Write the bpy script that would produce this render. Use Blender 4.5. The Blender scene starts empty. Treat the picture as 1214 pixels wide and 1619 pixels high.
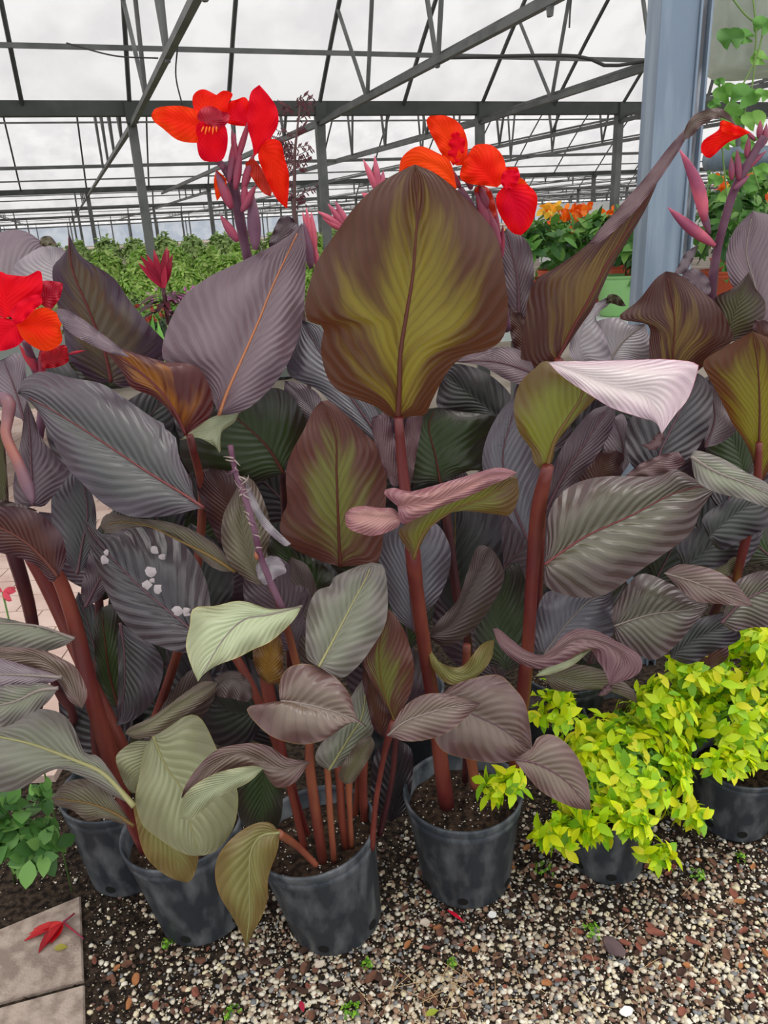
import bpy, math, random
import numpy as np
from mathutils import Vector, Matrix
random.seed(7); rng = np.random.default_rng(7)
scn = bpy.context.scene; col = scn.collection
# ------------------------------------------------------------ camera, world, light
FPX = 1216.0; TH = math.radians(20.7); RO = math.radians(3.0); CH = 1.55
fwd = np.array([0, math.cos(TH), -math.sin(TH)]); u0 = np.array([0, math.sin(TH), math.cos(TH)]); r0 = np.array([1., 0, 0])
rt = math.cos(RO)*r0 - math.sin(RO)*u0; up = math.sin(RO)*r0 + math.cos(RO)*u0
CAM = np.array([0, 0, CH])
cd = bpy.data.cameras.new('camera'); cam = bpy.data.objects.new('camera', cd); col.objects.link(cam)
cd.sensor_fit = 'HORIZONTAL'; cd.sensor_width = 36; cd.lens = 36*FPX/1214; cd.clip_start = .05; cd.clip_end = 500
cam.matrix_world = Matrix(((rt[0], up[0], -fwd[0], 0), (rt[1], up[1], -fwd[1], 0), (rt[2], up[2], -fwd[2], CH), (0, 0, 0, 1)))
scn.camera = cam
w = bpy.data.worlds.new('sky'); scn.world = w; w.use_nodes = True
wn = w.node_tree.nodes; wl = w.node_tree.links; bg = wn['Background']; bg.inputs[1].default_value = 1.0
_tc = wn.new('ShaderNodeTexCoord'); _sp = wn.new('ShaderNodeSeparateXYZ'); wl.new(_tc.outputs['Generated'], _sp.inputs[0])
_cr = wn.new('ShaderNodeValToRGB'); wl.new(_sp.outputs[2], _cr.inputs[0]); _cr.color_ramp.elements[0].position = .02; _cr.color_ramp.elements[0].color = (.42, .43, .44, 1)
_cr.color_ramp.elements[1].position = .75; _cr.color_ramp.elements[1].color = (1.0, .985, .96, 1); wl.new(_cr.outputs[0], bg.inputs[0])
bg.inputs[1].default_value = 1.25
sl = bpy.data.lights.new('sun', 'SUN'); sl.energy = 2.1; sl.angle = math.radians(50); sl.color = (1, .975, .93)
sun = bpy.data.objects.new('sun', sl); col.objects.link(sun); sun.rotation_euler = (math.radians(-22), math.radians(14), 0)
scn.view_settings.view_transform = 'Standard'; scn.view_settings.look = 'None'; scn.view_settings.exposure = 0.62; scn.view_settings.gamma = 1
scn.cycles.max_bounces = 8; scn.cycles.transparent_max_bounces = 8

def ray(x, y): return fwd*FPX + rt*(x-607) - up*(y-809.5)
def at(x, y, Y): d = ray(x, y); return CAM + d*(Y/d[1])          # point seen at pixel, at distance Y
def onz(x, y, z=0.): d = ray(x, y); return CAM + d*((z-CH)/d[2])  # point seen at pixel, at height z

# ------------------------------------------------------------ helpers
def lin(c): return tuple(((v/255)/12.92 if v/255 < .04045 else ((v/255+.055)/1.055)**2.4) for v in c)+(1,)
MATS = {}
def mat(name, c, rough=.6, spec=.4, metal=0, c2=None, scale=8, bump=0, bscale=60, trans=0, attr=None, detail=4, lo=.4, hi=.62, dist=.01, stretch=None):
    if name in MATS: return MATS[name]
    m = bpy.data.materials.new(name); m.use_nodes = True; nt = m.node_tree; n = nt.nodes; l = nt.links
    b = n['Principled BSDF']; b.inputs['Roughness'].default_value = rough; b.inputs['Specular IOR Level'].default_value = spec; b.inputs['Metallic'].default_value = metal
    tc = n.new('ShaderNodeTexCoord'); co = tc.outputs['Object']
    if stretch:
        mp = n.new('ShaderNodeMapping'); mp.inputs['Scale'].default_value = stretch; l.new(co, mp.inputs[0]); co = mp.outputs[0]
    src = None
    if attr:
        a = n.new('ShaderNodeAttribute'); a.attribute_name = attr; src = a.outputs['Color']
    elif c2:
        t = n.new('ShaderNodeTexNoise'); t.inputs['Scale'].default_value = scale; t.inputs['Detail'].default_value = detail; l.new(co, t.inputs['Vector'])
        r = n.new('ShaderNodeValToRGB'); r.color_ramp.elements[0].position = lo; r.color_ramp.elements[1].position = hi
        r.color_ramp.elements[0].color = lin(c); r.color_ramp.elements[1].color = lin(c2); l.new(t.outputs[0], r.inputs[0]); src = r.outputs[0]
    if src: l.new(src, b.inputs['Base Color'])
    else: b.inputs['Base Color'].default_value = lin(c)
    if bump:
        t = n.new('ShaderNodeTexNoise'); t.inputs['Scale'].default_value = bscale; t.inputs['Detail'].default_value = 5; l.new(co, t.inputs['Vector'])
        bp = n.new('ShaderNodeBump'); bp.inputs['Strength'].default_value = bump; bp.inputs['Distance'].default_value = dist; l.new(t.outputs[0], bp.inputs['Height']); l.new(bp.outputs[0], b.inputs['Normal'])
    if trans:
        tr = n.new('ShaderNodeBsdfTranslucent'); mx = n.new('ShaderNodeMixShader'); mx.inputs[0].default_value = trans
        if src: l.new(src, tr.inputs[0])
        else: tr.inputs[0].default_value = lin(c)
        l.new(b.outputs[0], mx.inputs[1]); l.new(tr.outputs[0], mx.inputs[2]); l.new(mx.outputs[0], n['Material Output'].inputs[0])
    MATS[name] = m; return m

def leafmat(name, cc, ce, cv, trans=.15, rough=.42, N=20, K=.42, streak=.6, spec=.5, bump=.5, e0=.35, e1=.95, vein=.3, rim=None):
    """broad ribbed leaf blade: u across, v along; ribs leave the midrib and sweep towards the tip"""
    if name in MATS: return MATS[name]
    N *= .7; bump *= .85; rough -= .04; spec += .2
    m = bpy.data.materials.new(name); m.use_nodes = True; nt = m.node_tree; n = nt.nodes; l = nt.links
    b = n['Principled BSDF']; b.inputs['Roughness'].default_value = rough; b.inputs['Specular IOR Level'].default_value = spec
    def M(op, a, bb=None, clamp=False):
        q = n.new('ShaderNodeMath'); q.operation = op; q.use_clamp = clamp
        for i, v in enumerate((a, bb)):
            if v is None: continue
            if isinstance(v, (int, float)): q.inputs[i].default_value = v
            else: l.new(v, q.inputs[i])
        return q.outputs[0]
    uv = n.new('ShaderNodeUVMap'); s = n.new('ShaderNodeSeparateXYZ'); l.new(uv.outputs[0], s.inputs[0])
    a = M('ABSOLUTE', M('SUBTRACT', M('MULTIPLY', s.outputs[0], 2), 1)); v = s.outputs[1]
    tc = n.new('ShaderNodeTexCoord'); oi = n.new('ShaderNodeObjectInfo')
    lf = n.new('ShaderNodeTexNoise'); lf.inputs['Scale'].default_value = 14; l.new(tc.outputs['Object'], lf.inputs['Vector'])
    ph = M('SUBTRACT', v, M('MULTIPLY', M('POWER', a, .8), K))
    ph = M('ADD', ph, M('MULTIPLY', lf.outputs[0], .07))
    side = M('GREATER_THAN', s.outputs[0], .5)
    cb = n.new('ShaderNodeCombineXYZ'); l.new(M('MULTIPLY', ph, N*.55), cb.inputs[0]); l.new(M('MULTIPLY', a, 1.3), cb.inputs[1]); l.new(M('ADD', M('MULTIPLY', side, 7.), M('MULTIPLY', oi.outputs['Random'], 31)), cb.inputs[2])
    st = n.new('ShaderNodeTexNoise'); st.inputs['Scale'].default_value = 1; st.inputs['Detail'].default_value = 3; l.new(cb.outputs[0], st.inputs['Vector'])
    wave = M('SINE', M('MULTIPLY', ph, 2*math.pi*N))
    fine = M('SINE', M('MULTIPLY', ph, 2*math.pi*N*3.7))
    dv = M('SUBTRACT', v, .42); rr = M('SQRT', M('ADD', M('POWER', a, 2), M('MULTIPLY', M('MULTIPLY', dv, dv), 2.6)))
    e = M('ADD', rr, M('MULTIPLY', M('SUBTRACT', st.outputs[0], .5), streak*1.6))
    mr = n.new('ShaderNodeMapRange'); mr.interpolation_type = 'SMOOTHSTEP'; mr.inputs[1].default_value = e0; mr.inputs[2].default_value = e1; l.new(e, mr.inputs[0])
    def mix(f, x, y):
        q = n.new('ShaderNodeMix'); q.data_type = 'RGBA'
        if isinstance(f, (int, float)): q.inputs[0].default_value = f
        else: l.new(f, q.inputs[0])
        for i, vv in ((6, x), (7, y)):
            if isinstance(vv, tuple): q.inputs[i].default_value = lin(vv)
            else: l.new(vv, q.inputs[i])
        return q.outputs[2]
    c = mix(mr.outputs[0], cc, ce)
    c = mix(M('MULTIPLY', M('POWER', M('MAXIMUM', wave, 0), 3), vein*.7), c, cv)
    c = mix(M('MULTIPLY', M('MAXIMUM', fine, 0), vein*.12), c, cv)
    if rim: c = mix(M('GREATER_THAN', a, .985), c, rim)
    hs = n.new('ShaderNodeHueSaturation'); l.new(c, hs.inputs['Color']); l.new(M('ADD', M('MULTIPLY', oi.outputs['Random'], .24), .88), hs.inputs['Value'])
    l.new(M('ADD', M('MULTIPLY', oi.outputs['Random'], .02), .49), hs.inputs['Hue'])
    blot = n.new('ShaderNodeTexNoise'); blot.inputs['Scale'].default_value = 30; blot.inputs['Detail'].default_value = 5; l.new(tc.outputs['Object'], blot.inputs['Vector'])
    l.new(M('ADD', M('MULTIPLY', blot.outputs[0], .25), rough-.12), b.inputs['Roughness'])
    l.new(hs.outputs[0], b.inputs['Base Color'])
    bp = n.new('ShaderNodeBump'); bp.inputs['Strength'].default_value = bump; bp.inputs['Distance'].default_value = .004
    l.new(M('ADD', M('ADD', M('MULTIPLY', wave, .35), M('MULTIPLY', fine, .03)), M('MULTIPLY', blot.outputs[0], .15)), bp.inputs['Height']); l.new(bp.outputs[0], b.inputs['Normal'])
    tr = n.new('ShaderNodeBsdfTranslucent'); l.new(hs.outputs[0], tr.inputs[0]); l.new(bp.outputs[0], tr.inputs[1])
    mx = n.new('ShaderNodeMixShader'); mx.inputs[0].default_value = trans; l.new(b.outputs[0], mx.inputs[1]); l.new(tr.outputs[0], mx.inputs[2]); l.new(mx.outputs[0], n['Material Output'].inputs[0])
    MATS[name] = m; return m

def tag(o, label=None, cat=None, group=None, kind=None):
    for k, v in (('label', label), ('category', cat), ('group', group), ('kind', kind)):
        if v: o[k] = v
    return o
def link(name, V, Fc, m, parent=None, smooth=True, uvs=None, cols=None):
    me = bpy.data.meshes.new(name); me.from_pydata([tuple(map(float, p)) for p in V], [], [tuple(map(int, q)) for q in Fc])
    if m: me.materials.append(m)
    if smooth: me.polygons.foreach_set('use_smooth', [True]*len(me.polygons))
    if uvs is not None:
        ul = me.uv_layers.new(name='UVMap'); idx = np.empty(len(me.loops), dtype=np.int32); me.loops.foreach_get('vertex_index', idx)
        ul.data.foreach_set('uv', np.asarray(uvs, dtype=np.float32)[idx].ravel())
    if cols is not None:
        ca = me.color_attributes.new('col', 'FLOAT_COLOR', 'POINT'); ca.data.foreach_set('color', np.asarray(cols, dtype=np.float32).ravel())
    me.update(); o = bpy.data.objects.new(name, me); col.objects.link(o)
    if parent is not None:
        o.parent = parent; o.matrix_parent_inverse = PINV.get(parent.name, Matrix.Identity(4))
    return o
PINV = {}
def empty(name, loc, label=None, cat=None, group=None):
    o = bpy.data.objects.new(name, None); col.objects.link(o); o.location = tuple(loc); o.empty_display_size = .1
    PINV[o.name] = Matrix.Translation(Vector(tuple(-float(v) for v in loc)))
    return tag(o, label, cat, group)
class MB:
    def __init__(s): s.V = []; s.F = []
    def add(s, V, Fc):
        k = len(s.V); s.V += [np.array(v, float) for v in V]; s.F += [tuple(i+k for i in f) for f in Fc]
    def box(s, c, sz, ax=None):
        ax = ax or ((1, 0, 0), (0, 1, 0), (0, 0, 1)); ax = [np.array(a, float) for a in ax]; c = np.array(c, float)
        V = [c+ax[0]*sz[0]/2*i+ax[1]*sz[1]/2*j+ax[2]*sz[2]/2*k for i in (-1, 1) for j in (-1, 1) for k in (-1, 1)]
        s.add(V, [(0, 1, 3, 2), (4, 6, 7, 5), (0, 4, 5, 1), (2, 3, 7, 6), (0, 2, 6, 4), (1, 5, 7, 3)])
    def bar(s, a, b, wd, ht=None, upv=(0, 0, 1)):
        a = np.array(a, float); b = np.array(b, float); d = b-a; L = np.linalg.norm(d); d /= L
        x = np.cross(d, upv); x = x/np.linalg.norm(x) if np.linalg.norm(x) > 1e-6 else np.array([1., 0, 0]); z = np.cross(x, d)
        s.box((a+b)/2, (wd, L, ht or wd), (x, d, z))
    def tube(s, pts, rad, k=8, cap=True):
        pts = [np.array(p, float) for p in pts]; n = len(pts)
        if not hasattr(rad, '__len__'): rad = [rad]*n
        base = len(s.V); prev = None
        for i, p in enumerate(pts):
            d = pts[min(i+1, n-1)]-pts[max(i-1, 0)]; d = d/(np.linalg.norm(d)+1e-9)
            if prev is None:
                a = np.array([1., 0, 0]) if abs(d[0]) < .8 else np.array([0, 1., 0])
            else: a = prev
            x = a-d*np.dot(a, d); x /= np.linalg.norm(x)+1e-9; prev = x; y = np.cross(d, x)
            for j in range(k):
                t = 2*math.pi*j/k; s.V.append(p+(x*math.cos(t)+y*math.sin(t))*rad[i])
        for i in range(n-1):
            for j in range(k):
                s.F.append((base+i*k+j, base+i*k+(j+1) % k, base+(i+1)*k+(j+1) % k, base+(i+1)*k+j))
        if cap:
            s.F.append(tuple(base+j for j in range(k))[::-1]); s.F.append(tuple(base+(n-1)*k+j for j in range(k)))
    def lathe(s, prof, c, k=40, tilt=None):
        base = len(s.V); c = np.array(c, float)
        for (r, z) in prof:
            for j in range(k):
                t = 2*math.pi*j/k; p = np.array([r*math.cos(t), r*math.sin(t), z])
                if tilt is not None: p = tilt@p
                s.V.append(c+p)
        for i in range(len(prof)-1):
            for j in range(k): s.F.append((base+i*k+j, base+i*k+(j+1) % k, base+(i+1)*k+(j+1) % k, base+(i+1)*k+j))
    def build(s, name, m, parent=None, smooth=False, cols=None): return link(name, s.V, s.F, m, parent, smooth, cols=cols)
def crom(P, n):
    """resample a polyline as a smooth curve with n samples by arc length"""
    P = np.array(P, float)
    if len(P) == 2: t = np.linspace(0, 1, n)[:, None]; return P[0]*(1-t)+P[1]*t
    Q = np.vstack([2*P[0]-P[1], P, 2*P[-1]-P[-2]]); out = []
    for i in range(1, len(Q)-2):
        for t in np.linspace(0, 1, 12, endpoint=False):
            p0, p1, p2, p3 = Q[i-1], Q[i], Q[i+1], Q[i+2]
            out.append(.5*((2*p1)+(-p0+p2)*t+(2*p0-5*p1+4*p2-p3)*t*t+(-p0+3*p1-3*p2+p3)*t**3))
    out.append(P[-1]); out = np.array(out); s = np.r_[0, np.cumsum(np.linalg.norm(np.diff(out[:, :2], axis=0), axis=1))]
    q = np.linspace(0, s[-1], n); return np.stack([np.interp(q, s, out[:, j]) for j in range(out.shape[1])], 1)
def pts(s): return [tuple(float(v) for v in q.split(',')) for q in s.split()]

# ------------------------------------------------------------ leaf colours
G = (0, 0, 0)
S = dict(
 greylilac=leafmat('leaf_grey_lilac', (128, 114, 120), (106, 88, 98), (80, 62, 80), .12, .38),
 mauve=leafmat('leaf_mauve', (116, 96, 104), (98, 76, 86), (66, 48, 58), .12, .36, N=26),
 purple=leafmat('leaf_purple', (84, 66, 74), (70, 50, 60), (44, 28, 44), .12, .34),
 purpolive=leafmat('leaf_purple_olive', (92, 78, 52), (66, 40, 58), (52, 32, 40), .25, .36, streak=.9),
 maroon=leafmat('leaf_maroon', (86, 46, 34), (74, 36, 42), (46, 20, 28), .3, .4),
 maroongold=leafmat('leaf_maroon_gold', (156, 96, 30), (88, 32, 32), (70, 26, 30), .35, .4, streak=1.3, e0=.2, e1=.7),
 darkgrey=leafmat('leaf_dark_grey', (66, 66, 66), (72, 60, 70), (38, 32, 38), .08, .36, vein=.4),
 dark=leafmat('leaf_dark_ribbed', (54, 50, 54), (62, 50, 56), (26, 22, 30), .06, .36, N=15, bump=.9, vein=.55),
 bluegrey=leafmat('leaf_blue_grey', (98, 96, 104), (84, 76, 86), (54, 48, 62), .08, .34, vein=.35),
 greygreen=leafmat('leaf_grey_green', (116, 118, 98), (106, 98, 92), (64, 58, 56), .12, .36, vein=.35, N=17),
 lightgreen=leafmat('leaf_light_green', (158, 160, 122), (140, 138, 106), (100, 98, 74), .2, .4, vein=.35, N=18, rim=(150, 140, 90)),
 yellowgreen=leafmat('leaf_yellow_green', (150, 146, 86), (134, 116, 64), (92, 78, 44), .25, .42, vein=.35, N=16, rim=(170, 130, 60)),
 olivegrey=leafmat('leaf_olive_grey', (98, 92, 66), (86, 70, 58), (58, 44, 38), .15, .42),
 brown=leafmat('leaf_brown', (104, 86, 74), (98, 70, 68), (64, 40, 42), .12, .34, vein=.45, N=16, rim=(120, 90, 60)),
 brownflat=leafmat('leaf_brown_flat', (74, 60, 54), (70, 52, 50), (48, 34, 36), .12, .45, vein=.15),
 browngreen=leafmat('leaf_brown_green', (86, 82, 64), (86, 68, 66), (48, 38, 38), .1, .36, vein=.5, N=18, bump=.8),
 hero=leafmat('leaf_backlit_olive', (152, 138, 44), (96, 56, 34), (64, 40, 20), .5, .4, N=22, streak=1.0, e0=.1, e1=.85, vein=.4, K=.55),
 maroongreen=leafmat('leaf_maroon_green', (124, 122, 56), (104, 58, 50), (60, 32, 32), .35, .4, N=20, streak=.8, e0=.15, e1=.8, vein=.5, K=.5),
 maroonolive=leafmat('leaf_maroon_olive', (124, 98, 46), (84, 46, 38), (54, 28, 28), .35, .38, streak=1.3, e0=.12, e1=.7, K=.9),
 olivebright=leafmat('leaf_olive_bright', (150, 140, 34), (110, 62, 26), (80, 62, 22), .55, .42, vein=.5, N=24),
 olivedark=leafmat('leaf_olive_dark', (74, 70, 36), (66, 44, 38), (44, 34, 26), .25, .4),
 green=leafmat('leaf_dark_green', (56, 74, 36), (50, 44, 36), (34, 36, 26), .2, .4, vein=.4, N=16),
 oliveflap=leafmat('leaf_olive_inside', (132, 132, 46), (112, 86, 46), (86, 78, 34), .4, .42, N=18),
 pink=leafmat('leaf_pink', (176, 128, 120), (150, 96, 100), (120, 76, 82), .15, .34, vein=.25),
 palepink=leafmat('leaf_pale_pink', (206, 192, 192), (190, 166, 176), (150, 128, 138), .15, .32, vein=.3, rim=(170, 110, 130)),
 pale=leafmat('leaf_pale_grey', (160, 152, 156), (140, 128, 136), (114, 100, 110), .12, .34, vein=.25),
 palegreen=leafmat('leaf_pale_green', (176, 184, 146), (154, 156, 120), (126, 128, 98), .2, .36, vein=.25, rim=(190, 170, 110)),
 brownpurple=leafmat('leaf_brown_purple', (112, 82, 84), (96, 62, 70), (66, 40, 48), .12, .32, vein=.2),
 goldbrown=leafmat('leaf_gold_brown', (160, 120, 40), (110, 74, 36), (90, 44, 26), .35, .4),
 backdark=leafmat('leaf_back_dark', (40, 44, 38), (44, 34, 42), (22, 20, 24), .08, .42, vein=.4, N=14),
 red=leafmat('petal_red', (246, 34, 14), (234, 14, 10), (214, 16, 8), .4, .65, N=14, vein=.2, spec=-.1, bump=.4),
 orangered=leafmat('petal_orange_red', (250, 48, 14), (250, 66, 14), (232, 24, 10), .4, .65, N=14, vein=.2, spec=-.1, bump=.4),
 darkred=leafmat('petal_dark_red', (176, 10, 18), (196, 12, 18), (130, 4, 14), .3, .5, N=14, vein=.3, spec=.2),
)
RIB = dict(red=mat('midrib_red', (104, 44, 44), .4), orange=mat('midrib_orange', (176, 112, 76), .4), dark=mat('midrib_dark', (92, 62, 70), .4),
           yellow=mat('midrib_yellow', (146, 142, 96), .45), olive=mat('midrib_olive', (112, 86, 40), .4), pale=mat('midrib_pale', (130, 118, 112), .45),
           brown=mat('midrib_brown', (92, 44, 34), .4))

def leaf(parent, style, Y0, k, Ms, Ls, Rs, rib='dark', rr=(.0035, .0008), cup=.012, kx=0., bow=0., wav=.005, name='leaf', nv=36, nu=9, dl=0., dr=0.):
    """blade from the traced midrib (base to tip) and its two margins; Y0 distance, k / kx lean of the blade, cup its roundness"""
    Mp = pts(Ms); Lp = [Mp[0]]+pts(Ls)+[Mp[-1]]; Rp = [Mp[0]]+pts(Rs)+[Mp[-1]]
    M_, L_, R_ = crom(Mp, nv), crom(Lp, nv), crom(Rp, nv)
    cy = (M_[:, 1].mean()+L_[:, 1].mean()+R_[:, 1].mean())/3; cx = M_[:, 0].mean()
    fr = random.uniform(2, 4); f0 = random.uniform(0, 6)
    V = []; UV = []; Fc = []; mid = []
    for i in range(nv):
        s = i/(nv-1)
        for j in range(-nu, nu+1):
            a = abs(j)/nu; E = L_[i] if j < 0 else R_[i]
            p = M_[i]*(1-a)+E*a
            wd = np.linalg.norm(E-M_[i])/120.
            y = Y0+k*(cy-p[1])/1000+kx*(p[0]-cx)/1000+bow*(4*s*(1-s)-.6)
            y += min(wd, 1.2)*(-cup*math.sin(math.pi*min(a*1.05, 1))+cup*.5*a*a)+(dl if j < 0 else dr)*a*a*math.sin(math.pi*s)
            y += wav*a*a*math.sin(s*fr*6.28+f0+(2 if j < 0 else 0))
            V.append(at(p[0], p[1], y)); UV.append((.5+.5*j/nu, s))
            if j == 0: mid.append(V[-1])
    W = 2*nu+1
    for i in range(nv-1):
        for j in range(W-1): Fc.append((i*W+j, i*W+j+1, (i+1)*W+j+1, (i+1)*W+j))
    o = link(name, V, Fc, S[style], parent, True, uvs=UV)
    if rib:
        mb = MB(); mm = [p+(CAM-p)/np.linalg.norm(CAM-p)*.0008 for p in mid[:-2]]; n = len(mm)
        mb.tube(mm, [rr[0]+(rr[1]-rr[0])*(i/(n-1))**.7 for i in range(n)], 6); mb.build('midrib', RIB[rib], o, True)
    return o
def stem(parent, m, P, name='stem', k=10, n=24):
    """P: list of (x, y, radius px, Y)"""
    A = crom(P, n); mb = MB()
    mb.tube([at(a[0], a[1], a[3]) for a in A], [a[2]*a[3]*.9/FPX for a in A], k)
    return mb.build(name, m, parent, True)

# ------------------------------------------------------------ setting: ground, paving, greenhouse
m_soil = mat('dark_potting_soil', (34, 28, 25), .95, .1, c2=(74, 62, 52), scale=60, bump=1, bscale=120)
m_conc = mat('pinkish_concrete_paver', (142, 126, 116), .9, .2, c2=(176, 160, 148), scale=30, bump=.4, bscale=200, detail=8)
def structure(o, kind='structure'): o['kind'] = kind; return o
def plane(name, x0, x1, y0, y1, z, m, n=1):
    V = []; Fc = []
    for i in range(n+1):
        for j in range(n+1): V.append((x0+(x1-x0)*i/n, y0+(y1-y0)*j/n, z))
    for i in range(n):
        for j in range(n): a = i*(n+1)+j; Fc.append((a, a+n+1, a+n+2, a+1))
    return link(name, V, Fc, m, None, False)
structure(plane('floor', -130, 220, .2, 260, -.012, mat('bare_greenhouse_ground', (150, 140, 130), .95, .1, c2=(120, 112, 100), scale=1.5)))
structure(plane('floor', -3, 3.2, .4, 2.45, 0, m_soil, 2))
structure(plane('floor', -.74, 3.2, 2.45, 3.9, 0, m_soil, 2))
# brick-paved path on the left, running away from the camera
mb = MB(); V = []
for r in range(34):
    for c in range(22):
        x = -6.2+c*.24+(.12 if r % 2 else 0); y = 2.0+r*.16
        if x > -.75: continue
        mb.box((x, y, .0), (.234, .154, .05))
m_brick = mat('pink_brick_paving', (196, 168, 156), .85, .2, c2=(214, 190, 178), scale=5, bump=.3, bscale=90)
structure(mb.build('floor', m_brick))
# two big pavers bottom left
p0 = onz(0, 1545); p1 = onz(135, 1500)
def slab(name, quad, m):
    z0, z1 = -.02, .012; V = []
    q = [onz(x, y, z1) for x, y in quad]; c = sum(q)/4
    for p in q: V.append((p[0], p[1], z0))
    for p in q: V.append((p[0], p[1], z1-.004))
    for p in q: p = p+(c-p)/np.linalg.norm(c-p)*.004; V.append((p[0], p[1], z1))
    Fc = [(8, 9, 10, 11), (3, 2, 1, 0)]
    for lv in (0, 4):
        for i in range(4): Fc.append((lv+i, lv+(i+1) % 4, lv+4+(i+1) % 4, lv+4+i))
    return link(name, V, Fc, m, None, False)
structure(slab('floor', [(-220, 1640), (132, 1548), (127, 1416), (-220, 1560)], m_conc))
structure(slab('floor', [(-220, 1860), (137, 1790), (133, 1556), (-220, 1652)], m_conc))

yw = math.radians(20.5); gd = np.array([math.cos(yw), math.sin(yw), 0]); pd = np.array([-math.sin(yw), math.cos(yw), 0]); GH = 3.3
A0 = onz(205, 172, GH)
def g(u, v, z=0): return np.array([A0[0], A0[1], 0])+u*gd+v*pd+np.array([0, 0, z])
m_steel = mat('galvanised_steel', (92, 95, 94), .55, .5, .3, c2=(112, 114, 112), scale=3)
m_dark = mat('dark_gutter_steel', (66, 70, 68), .6, .4, .2, c2=(80, 84, 82), scale=2)
m_poly = mat('white_polythene_roof', (184, 184, 186), .6, .3, trans=.85, c2=(172, 172, 175), scale=1.2)
m_polyb = mat('blue_white_polythene_wall', (196, 204, 216), .6, .3, trans=.6, c2=(176, 188, 204), scale=.7)
BAY = 22.5; SL = math.tan(math.radians(31)); gut = [0, BAY, 2*BAY, 3*BAY, 4.3*BAY, 6*BAY]
ORD = ('first', 'second', 'third', 'fourth', 'fifth', 'sixth', 'seventh', 'eighth', 'ninth', 'tenth', 'eleventh', 'twelfth')
ROW = ('nearest', 'second', 'third', 'fourth', 'fifth', 'farthest')
def pxof(p):
    d = np.array(p)-CAM; z = d@fwd
    return (607+FPX*(d@rt)/z, 809.5-FPX*(d@up)/z) if z > .1 else (-9999, -9999)
def order(cands, f):
    v = [(f(c), c) for c in cands]; return [c for q, c in sorted(v) if -60 < q < 1290]
U0, U1 = -16, 70
def arch(d): # roof height above the gutter at distance d from it
    t = d/(BAY/2); return GH-.02+6.2*(1-(1-t)**1.7)
NA = 7
def sheet(name, v_edge, sgn, ua, ub):
    V = []; Fc = []
    for i in range(NA+1):
        d = BAY/2*i/NA
        for uu in (ua, ub): V.append(g(uu, v_edge+sgn*d, arch(d)+.06))
    for i in range(NA): Fc.append((2*i, 2*i+1, 2*i+3, 2*i+2))
    return structure(link(name, V, Fc, m_poly, None, True))
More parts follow.
